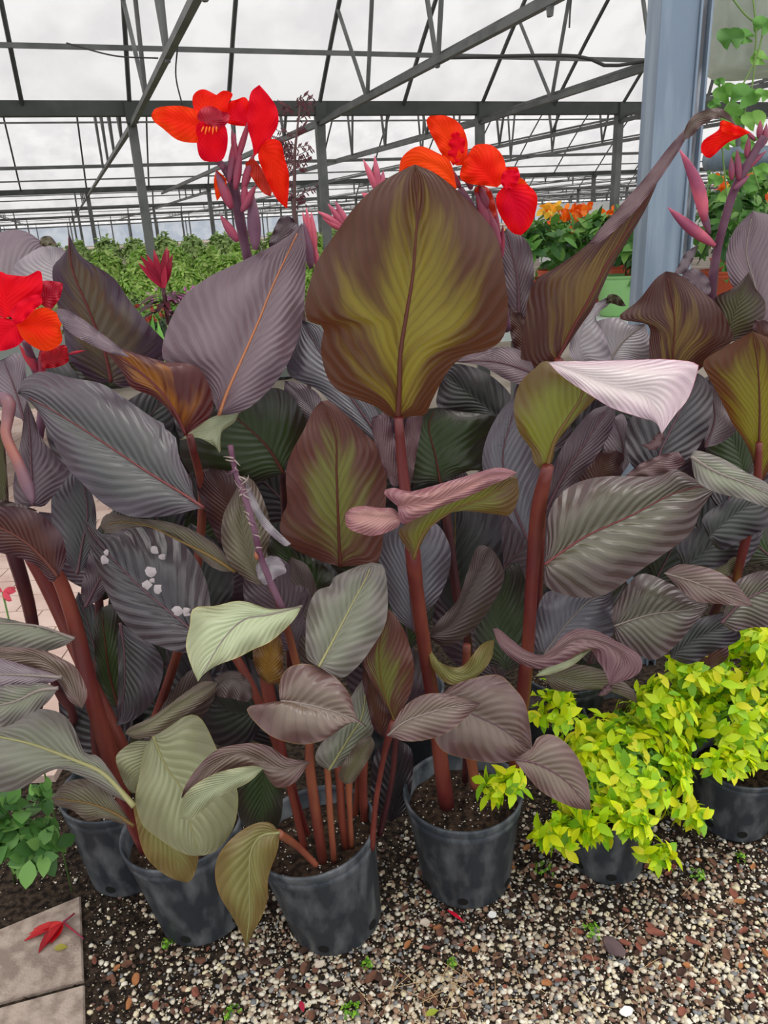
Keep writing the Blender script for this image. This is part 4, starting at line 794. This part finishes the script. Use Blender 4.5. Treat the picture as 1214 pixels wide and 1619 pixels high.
flowering(bx(1150, 3.0), 3.0, .15, .34, 'orange-flowered plant in a terracotta pot just right of the steel column', m_terra, orr, 7, pr=.11)
flowering(bx(1205, 3.3), 3.3, .18, .46, 'taller flowering plant with yellow blooms right of the steel column', m_terra, yel, 5)
flowering(bx(1150, 3.7), 3.7, .2, .5, 'tall green plant with peach blooms behind the right-hand flower stalk', m_terra, [(240, 150, 110)], 3)
flowering(bx(1215, 3.8), 3.8, .2, .56, 'tallest leafy green plant at the right edge under the hanging planter', m_terra, orr, 2)
# hanging planter
m_plant = mat('dusty_white_planter', (226, 230, 222), .7, .3, c2=(196, 202, 190), scale=6, trans=.45)
hy = 2.75; hc = at(1200, 100, hy); hz = at(1160, 118, hy)[2]
hp = empty('hanging_planter', (hc[0], hy, hz), 'dusty grey-white ribbed planter hanging at the upper right corner with trailing vines', 'planter')
mb = MB(); k = 96; prof = [(.001, 0), (.14, 0), (.155, .012), (.16, .03), (.168, .045), (.19, .26), (.205, .27), (.205, .31), (.19, .31), (.18, .27), (.001, .25)]
mb.lathe(prof, (hc[0], hy, hz), k)
for i in range(4*k, 6*k):
    c = np.array([hc[0], hy]); v = mb.V[i]; d = v[:2]-c; f = 1+.045*(1 if (i % k)//3 % 2 else -1); mb.V[i] = np.array([*(c+d*f), v[2]])
mb.build('planter_bowl', m_plant, hp, True)
m_vine = mat('vine_stem_green', (120, 150, 80), .6)
vg = [(120, 176, 76), (140, 190, 90), (88, 138, 60), (104, 160, 70)]
def lobed(parent, x, y, r, Y, rot, c):
    n = 20; V = [at(x, y, Y)]; 
    for j in range(n):
        t = 6.283*j/n; rr_ = r*(.72+.28*abs(math.cos(1.5*t)))*(1 if j else .3)
        V.append(at(x+rr_*math.cos(t+rot), y+rr_*math.sin(t+rot)*.85, Y+.012*math.sin(3*t)+random.uniform(-.004, .004)))
    q = lin(c); link('vine_leaf', V, [(0, 1+j, 1+(j+1) % n) for j in range(n)], m_fol, parent, True, cols=[q]*(n+1))
for (x, y, r, rot) in ((1155, 60, 24, 1.5), (1178, 58, 16, .3), (1206, 40, 20, 2), (1200, 92, 16, .5), (1148, 148, 22, 1), (1176, 152, 26, 2.2), (1160, 182, 24, .4), (1192, 190, 22, 1.3), (1130, 165, 12, .8), (1205, 150, 14, 1.9), (1185, 225, 18, 0), (1150, 225, 16, 1), (1138, 130, 10, 1.2), (1168, 250, 14, 2), (1205, 270, 16, 1), (1130, 285, 14, 2), (1190, 290, 18, .2), (1150, 310, 16, .8)):
    lobed(hp, x, y, r, 2.5+random.uniform(-.04, .04), rot, random.choice(vg))
for P in ([(1152, -10, 2.5), (1180, 25, 2.5), (1214, 50, 2.5)], [(1190, -5, 2.5), (1195, 50, 2.5), (1190, 130, 2.5), (1175, 200, 2.5), (1200, 300, 2.5)], [(1208, 40, 2.5), (1196, 90, 2.5), (1165, 150, 2.5), (1140, 190, 2.5), (1150, 320, 2.5)]):
    mb = MB(); mb.tube([at(*p) for p in crom(P, 18)], .0025, 5); mb.build('vine', m_vine, hp, True)
for dx in (-.15, .15):
    mb = MB(); mb.tube([(hc[0]+dx, hy, hz+.3), (hc[0], hy, hz+1.0)], .003, 5); mb.build('hanger_wire', m_wire, hp, True)

# ------------------------------------------------------------ plants far behind at the left
random.seed(5); rng = np.random.default_rng(5)
bench2z = .80
b2e = empty('plant_bench', (-1.6, 5.2, 0), 'low grey bench in the left background carrying bedding plants', 'bench')
mb = MB(); mb.box((-1.5, 5.5, bench2z-.03), (3.4, 2.2, .05)); mb.build('bench_top', mat('grey_bench', (96, 102, 96), .8), b2e)
for x in (-3.1, 0): 
    for y in (4.7, 6.1): mb = MB(); mb.box((x, y, bench2z/2-.03), (.06, .06, bench2z-.06)); mb.build('leg', m_steel, b2e)
pcol = dict(pink=[(196, 110, 170), (210, 130, 190)], red=[(180, 70, 60), (190, 90, 70)], none=[(0, 0, 0)])
def bedding(px, py, Y, r, h, label, fc, nf, cols=None, group=None, z=None, L=.07):
    b = at(px, py, Y); b[2] = bench2z+.14+h*.6; t = empty('bedding_plant', (b[0], Y, bench2z), label, 'plant', group)
    foliage('foliage', t, bush_leaves((b[0], Y, b[2]), (r, r*.8, h), 90, L, L*.4, 5, flat=.2), m_fol, cols or [(110, 160, 60), (130, 180, 70), (90, 140, 54)])
    PB = np.array([b[0], Y, b[2]])
    mb = MB(); mb.lathe([(.001, -.001), (.09, 0), (.13, .16), (.001, .16)], (b[0], Y, bench2z), 20); mb.build('pot', m_terra, t, True)
    if nf:
        fl = []
        for _ in range(nf):
            d = rv(); d[2] = abs(d[2]); d[1] = -abs(d[1]); p = PB+d*np.array([r, r*.8, h])
            for k in range(4): fl.append((p, rv(), rv(), .03, .03))
        foliage('blossoms', t, fl, m_fol, pcol[fc], .1)
bedding(345, 440, 5.2, .36, .16, 'airy green bedding plant with tiny pink flowers left of the mauve leaf', 'pink', 40)
bedding(395, 415, 5.8, .35, .14, 'green bedding plant with pink flowers farthest behind the mauve leaf', 'pink', 24)
bedding(300, 425, 6.2, .35, .13, 'green bedding plant with pink flowers left of the first grey post', 'pink', 20)
bedding(225, 445, 5.2, .26, .1, 'reddish low plant in a terracotta bowl behind the hooked purple leaf', 'red', 30)
bedding(180, 430, 6., .26, .12, 'dull green plant behind the reddish bowl in the left background', 'none', 0, [(90, 120, 60), (110, 130, 76)])
bedding(265, 470, 4.6, .13, .08, 'dark green low plant under the red-leaved cordyline', 'none', 0, [(50, 70, 44), (60, 84, 50)])
nd = 0
for Y, hz_, xs in ((8.5, .88, (60, 150, 235, 330, 425, 520)), (12, 1.08, (-10, 70, 145, 215, 290, 360, 430, 500)), (30, 1.42, (-10, 35, 80, 125, 170, 215, 260, 305, 350, 395, 440, 485, 530)), (17, 1.22, (0, 55, 110, 165, 220, 275, 330, 385, 440, 495))):
    for ix_, px_ in enumerate(xs):
        b_ = at(px_, 400, Y); rr_ = {30: 20, 17: 25, 12: 33}.get(Y, 40)*Y/FPX; h_ = (hz_+.1)*random.uniform(.92, 1.06)
        t = empty('distant_plant', (b_[0], Y, 0), 'distant yellow-green plant standing on the ground beyond the benches, row at %d metres' % Y, 'plant', 'distant green plants')
        t['label'] = ('yellow-green plant standing beyond the low bench at left', 'mid-distance yellow-green plant behind the bedding plants', 'green plant standing under the third row of roof posts', 'most distant green plant under the far roofs')[(8.5, 12, 17, 30).index(Y)]+', %s from the left' % (ORD[ix_] if ix_ < 12 else 'thirteenth')
        foliage('foliage', t, bush_leaves((b_[0], Y, h_*.62), (rr_, rr_*.7, h_*.4), 260 if Y < 20 else 120, .006*Y+.03, .003*Y+.012, 6, flat=.2, shell=.7), m_fol, [(170, 196, 120), (146, 176, 104)] if Y > 20 else [(170, 206, 100), (150, 194, 90), (190, 214, 124)] if Y > 9 else [(160, 198, 90), (176, 210, 104), (192, 220, 120), (136, 176, 80), (200, 160, 180)])
        mb = MB(); mb.lathe([(.001, 0), (.16, 0), (.2, .3), (.001, .3)], (b_[0], Y, 0), 16); mb.build('pot', m_pot, t, True)
        mb = MB(); mb.tube([(b_[0], Y, .25), (b_[0], Y, h_*.6)], .03, 6); mb.build('stem', m_twig, t, True)
# red cordyline
cb = at(262, 500, 4.2); ct = empty('cordyline_plant', (cb[0], 4.2, 0), 'spiky crimson-leaved cordyline standing in the gap left of the mauve leaf', 'plant')
cc = at(258, 455, 4.2); lvs = []
for i in range(16):
    a = random.uniform(-1, 1); lvs.append((cc+np.array([0, 0, random.uniform(-.02, .04)]), np.array([a*.7, random.uniform(-.5, .5), 1.0]), np.array([0, -1, .3]), random.uniform(.12, .19), .034))
foliage('crimson_leaves', ct, lvs, m_fol, [(176, 30, 64), (150, 24, 54), (196, 50, 80)], .2, .1)
lvs = []
for i in range(26): a = random.uniform(0, 6.28); lvs.append((cc+np.array([0, 0, -.03-random.random()*.1]), np.array([math.cos(a), math.sin(a), .25]), np.array([0, 0, 1]), random.uniform(.12, .2), .035))
foliage('dark_leaves', ct, lvs, m_fol, [(74, 34, 44), (54, 30, 36), (92, 40, 52)], .2, .5)
mb = MB(); mb.tube([(cb[0], 4.2, 0), cc], .012, 8); mb.build('cane', m_stemd, ct, True)
cg = at(255, 545, 3.6); t = empty('strappy_plant', (cg[0], 3.6, 0), 'upright bright green strappy plant below the cordyline', 'plant')
foliage('blades', t, [(cg+np.array([random.uniform(-.12, .12), 0, -.15]), np.array([random.uniform(-.5, .5), 0, 1]), np.array([0, -1, .2]), random.uniform(.18, .3), .035) for _ in range(22)], m_fol, [(120, 180, 80), (90, 150, 60), (150, 190, 100)], .2, .15)
mb = MB(); mb.lathe([(.001, 0), (.1, 0), (.13, .3), (.001, .3)], (cg[0], 3.6, 0), 20); mb.build('pot', m_pot, t, True)
mb = MB(); mb.tube([(cg[0], 3.6, .3), cg+np.array([0, 0, -.15])], .015, 6); mb.build('stem', MATS['green_stalk'], t, True)
# feathery reddish seedling tree behind the left bloom
ft = at(470, 400, 3.4); t = empty('feathery_shrub', (ft[0], 3.4, 0), 'thin feathery dark-red sapling between the two left red blooms', 'plant')
mb = MB(); mb.tube([(ft[0], 3.4, 0), at(465, 330, 3.4), at(466, 240, 3.4), at(476, 150, 3.4)], [.012, .008, .006, .002], 6); mb.build('trunk', mat('sapling_brown', (96, 70, 70), .8), t, True)
lv = []; mb = MB()
for i in range(34):
    y = random.uniform(150, 335); x0 = 466; s = random.choice((-1, 1)); ln = random.uniform(12, 34)
    a = at(x0, y, 3.4); b = at(x0+s*ln, y-random.uniform(0, 14), 3.4+random.uniform(-.08, .08)); mb.tube([a, b], .0015, 4)
    for k in range(9):
        q = a+(b-a)*(k+1)/9; lv.append((q, np.array([s*.5, 0, random.choice((-1, 1))*.8]), np.array([0, -1, 0]), .02, .006))
mb.build('twig', MATS['sapling_brown'], t, True); foliage('foliage', t, lv, m_fol, [(112, 60, 66), (90, 50, 60)], .1)

# ------------------------------------------------------------ gravel and litter
ico = [(0, 0, 1), (.894, 0, .447), (.276, .851, .447), (-.724, .526, .447), (-.724, -.526, .447), (.276, -.851, .447), (.724, .526, -.447), (-.276, .851, -.447), (-.894, 0, -.447), (-.276, -.851, -.447), (.724, -.526, -.447), (0, 0, -1)]
icf = [(0, 1, 2), (0, 2, 3), (0, 3, 4), (0, 4, 5), (0, 5, 1), (1, 6, 2), (2, 7, 3), (3, 8, 4), (4, 9, 5), (5, 10, 1), (6, 7, 2), (7, 8, 3), (8, 9, 4), (9, 10, 5), (10, 6, 1), (11, 7, 6), (11, 8, 7), (11, 9, 8), (11, 10, 9), (11, 6, 10)]
ico = np.array(ico); icf = np.array(icf)
def stones(name, n, sampler, size, cols, z=.002, flatn=.6):
    Vs = []; Fs = []; Cs = []; k = 0
    while k < n:
        p = sampler()
        if p is None: continue
        s = size[0]+(size[1]-size[0])*random.random()**2.2; sc = np.array([s, s*random.uniform(.6, .95), s*flatn*random.uniform(.6, 1)])
        a = random.uniform(0, 6.28); R = np.array([[math.cos(a), -math.sin(a), 0], [math.sin(a), math.cos(a), 0], [0, 0, 1]])
        V = (ico*(1+rng.uniform(-.22, .22, (12, 1))))*sc@R.T+np.array([p[0], p[1], z+sc[2]*random.uniform(.3, 1.)])
        Vs.append(V); Fs.append(icf+12*k); c = lin(random.choice(cols)); q = random.uniform(.8, 1.15); Cs += [(c[0]*q, c[1]*q, c[2]*q, 1)]*12; k += 1
    V = np.vstack(Vs); Fc = np.vstack(Fs)
    return link(name, V, Fc, mat('stone_mixed', G, .75, .3, attr='col', bump=.2, bscale=300), None, True, cols=Cs)
def dens(x, y):  # where pebbles lie densely (pixel frame of the ground)
    if x < 137 and y > 1400: return .0
    d = min(1, max(.06, (x-120)/330))
    d *= min(1, max(.12, (y-1300)/150)) if x < 640 else min(1, max(.5, (y-1260)/90))
    return d
def samp():
    x = random.uniform(60, 1300); y = 1240+random.random()**.75*420
    if random.random() > dens(x, y): return None
    return onz(x, y)
peb = [(214, 204, 184), (196, 184, 162), (228, 220, 204), (178, 166, 146), (146, 142, 138), (120, 122, 124), (150, 118, 96), (212, 200, 168), (222, 214, 196), (122, 94, 80), (104, 82, 72), (180, 160, 140)]
tag(stones('gravel', 12500, samp, (.003, .0088), peb), 'bed of small white, cream and grey gravel under the pots', 'gravel', None, 'stuff')
def samp2():
    x = random.uniform(-30, 1250); y = random.uniform(1260, 1640)
    if x < 137 and y > 1400 and random.random() < .93: return None
    return onz(x, y)
tag(stones('perlite_grit', 5200, samp2, (.0012, .0028), [(225, 220, 205), (200, 190, 160), (170, 160, 140)], .004), 'fine white perlite grit scattered over the dark soil', 'grit', None, 'stuff')
tag(stones('soil_crumbs', 5200, samp2, (.002, .006), [(40, 32, 28), (56, 44, 36), (72, 54, 44), (30, 26, 24)], .002), 'dark crumbs of soil and bark on the ground', 'soil', None, 'stuff')
def chip_mesh(L, W, H):
    n = 9; V = []; 
    for z in (0, H):
        for j in range(n):
            t = 6.283*j/n; V.append((L/2*math.cos(t)*random.uniform(.8, 1.1), W/2*math.sin(t)*random.uniform(.75, 1.15), z+random.uniform(-.001, .002)))
    Fc = [tuple(range(n))[::-1], tuple(range(n, 2*n))]+[(j, (j+1) % n, n+(j+1) % n, n+j) for j in range(n)]
    return V, Fc
m_chip = [mat('bark_brown', (112, 78, 62), .85, .2, c2=(86, 58, 48), scale=40), mat('bark_red', (134, 82, 68), .85, .2, c2=(110, 66, 56), scale=40), mat('bark_dark', (74, 54, 46), .9, .2, c2=(54, 40, 36), scale=40), mat('bark_tan', (164, 110, 70), .85, .2, c2=(140, 90, 60), scale=40)]
for i in range(240):
    while True:
        x = random.uniform(150, 1210); y = random.uniform(1330, 1615)
        if x > 640 or y > 1500: break
    p = onz(x, y); L = random.uniform(.008, .03); V, Fc = chip_mesh(L, L*random.uniform(.4, .7), .003)
    o = link('bark_chip', V, Fc, random.choice(m_chip[:3]*3+m_chip[3:]), None, False); o.location = (p[0], p[1], .010); o.rotation_euler = (random.uniform(-.2, .2), random.uniform(-.2, .2), random.uniform(0, 3.14))
    tag(o, 'small flake of brown bark lying on the gravel', 'bark chip', 'bark flakes on the gravel')
def flake(x, y, L, W, rot, m, label, cat='bark chip', name='bark_chip'):
    p = onz(x, y, .015); V, Fc = chip_mesh(L, W, .003); o = link(name, V, Fc, m, None, False); o.location = tuple(p); o.rotation_euler = (.05, .05, rot); tag(o, label, cat)
flake(970, 1497, .062, .038, -1.1, mat('slate_purple_bark', (98, 80, 82), .8, .3, c2=(82, 66, 70), scale=20), 'large purplish-brown leaf-shaped bark piece on the gravel at lower right')
flake(1035, 1474, .048, .018, -.3, m_chip[1], 'reddish oblong bark piece right of the purplish one')
flake(1085, 1527, .018, .013, -.6, m_chip[3], 'orange-tan bark chip below the reddish piece on the gravel')
flake(587, 1545, .036, .018, .9, m_chip[0], 'brown curled bark chip in front of the nearest central pot')
flake(672, 1459, .026, .02, 0, mat('pale_stone', (205, 190, 175), .8, c2=(190, 176, 160), scale=30), 'large pale stone between the two central pots', 'stone', 'pale_stone')
flake(506, 1525, .026, .018, .3, MATS['pale_stone'], 'flat pale stone against the foot of the nearest central pot', 'stone', 'pale_stone')
flake(778, 1447, .022, .018, .3, mat('white_stone', (232, 232, 230), .8), 'white stone at the foot of the pot right of centre', 'stone', 'white_stone')
flake(1130-140, 1600, .03, .02, .3, MATS['white_stone'], 'white stone at the bottom edge of the gravel, below the purplish bark', 'stone', 'white_stone')
def gleaf(x, y, L, W, ang, cols_, label, name, cat, z=.02):
    p = onz(x, y, z); d = np.array([math.cos(ang), math.sin(ang), .02]); q = foliage(name, None, [(p, d, np.array([0, 0, 1]), L, W)], m_fol, cols_, .2, .15); tag(q, label, cat)
gleaf(706, 1438, .05, .010, -.7, [(226, 26, 62)], 'long crimson petal lying by the pot right of centre', 'fallen_petal', 'petal')
gleaf(480, 1600, .03, .012, 1.9, [(206, 50, 84)], 'small crimson petal at the bottom edge of the gravel', 'fallen_petal', 'petal')
gleaf(673, 1606, .03, .016, .5, [(176, 190, 70)], 'yellow-green fallen leaf at the bottom edge of the gravel', 'fallen_leaf', 'leaf')
gleaf(85, 1500, .03, .02, .2, [(190, 180, 80)], 'yellow fallen leaf under the fallen red flower on the paver', 'fallen_leaf', 'leaf', .016)
# fallen red flower on the paver
fr = empty('fallen_flower', onz(75, 1478, .014), 'withered red canna flower lying on the concrete paver at the lower left', 'flower')
base = onz(100, 1458, .022); lv = []
for (x, y, wd) in ((33, 1486, .016), (42, 1474, .014), (58, 1504, .03), (70, 1494, .024), (50, 1466, .014), (64, 1472, .02), (80, 1490, .022), (74, 1478, .026)):
    e = onz(x, y, .02); lv.append((base, e-base, np.array([random.uniform(-.4, .4), 0, 1]), np.linalg.norm(e-base), wd))
foliage('petals', fr, lv, m_fol, [(200, 24, 34), (216, 44, 44), (170, 16, 34)], .5, .1)
for (x, y) in ((118, 1444), (132, 1484)):
    mb = MB(); mb.tube([base, onz(x, y, .022)], [.003, .002], 6); mb.build('stalk', m_budr, fr, True)
# weeds
for i, (x, y, r) in enumerate(((265, 1497, .012), (556, 1598, .022), (368, 1605, .02), (580, 1530, .012), (935, 1475, .024), (715, 1528, .012), (1100, 1385, .018), (345, 1475, .01), (860, 1378, .03), (1170, 1360, .015))):
    b = onz(x, y); o = foliage('weed_seedling', None, bush_leaves(b+np.array([0, 0, .01]), (r, r, .01), 14, .009, .006, 4), m_fol, [(120, 180, 50), (150, 200, 60), (90, 140, 40)])
    tag(o, ('tiny weed by the foot of the left front pot', 'bright green weed tuft at the bottom edge of the gravel below centre', 'yellow-green weed tuft at the bottom edge left of centre', 'tiny weed just in front of the nearest central pot', 'mossy weed left of the purplish bark piece', 'tiny weed among the dry grass right of centre', 'pale weed on the gravel below the right shrub', 'tiny weed right of the left front pot', 'low green moss between the right canna pot and the shrub pot', 'faint weed near the right edge below the far shrub pot')[i], 'weed')
# dry grass stems
m_straw = mat('dry_straw', (190, 160, 120), .8)
for i in range(46):
    x = random.gauss(680, 70) if i < 34 else random.uniform(800, 1150); y = random.gauss(1565, 24) if i < 34 else random.uniform(1400, 1600)
    a = random.uniform(0, 3.14); L = random.uniform(.02, .055); p = onz(x, y, .017); mb = MB()
    mb.tube([p+np.array([math.cos(a), math.sin(a), 0])*L*t+np.array([0, 0, .004*math.sin(t*9)]) for t in (-1, -.4, .2, 1)], .0007, 4)
    tag(mb.build('dry_grass_stem', m_straw, None, True), 'thin dry straw-coloured grass stem on the gravel', 'straw', 'dry grass stems on the gravel')
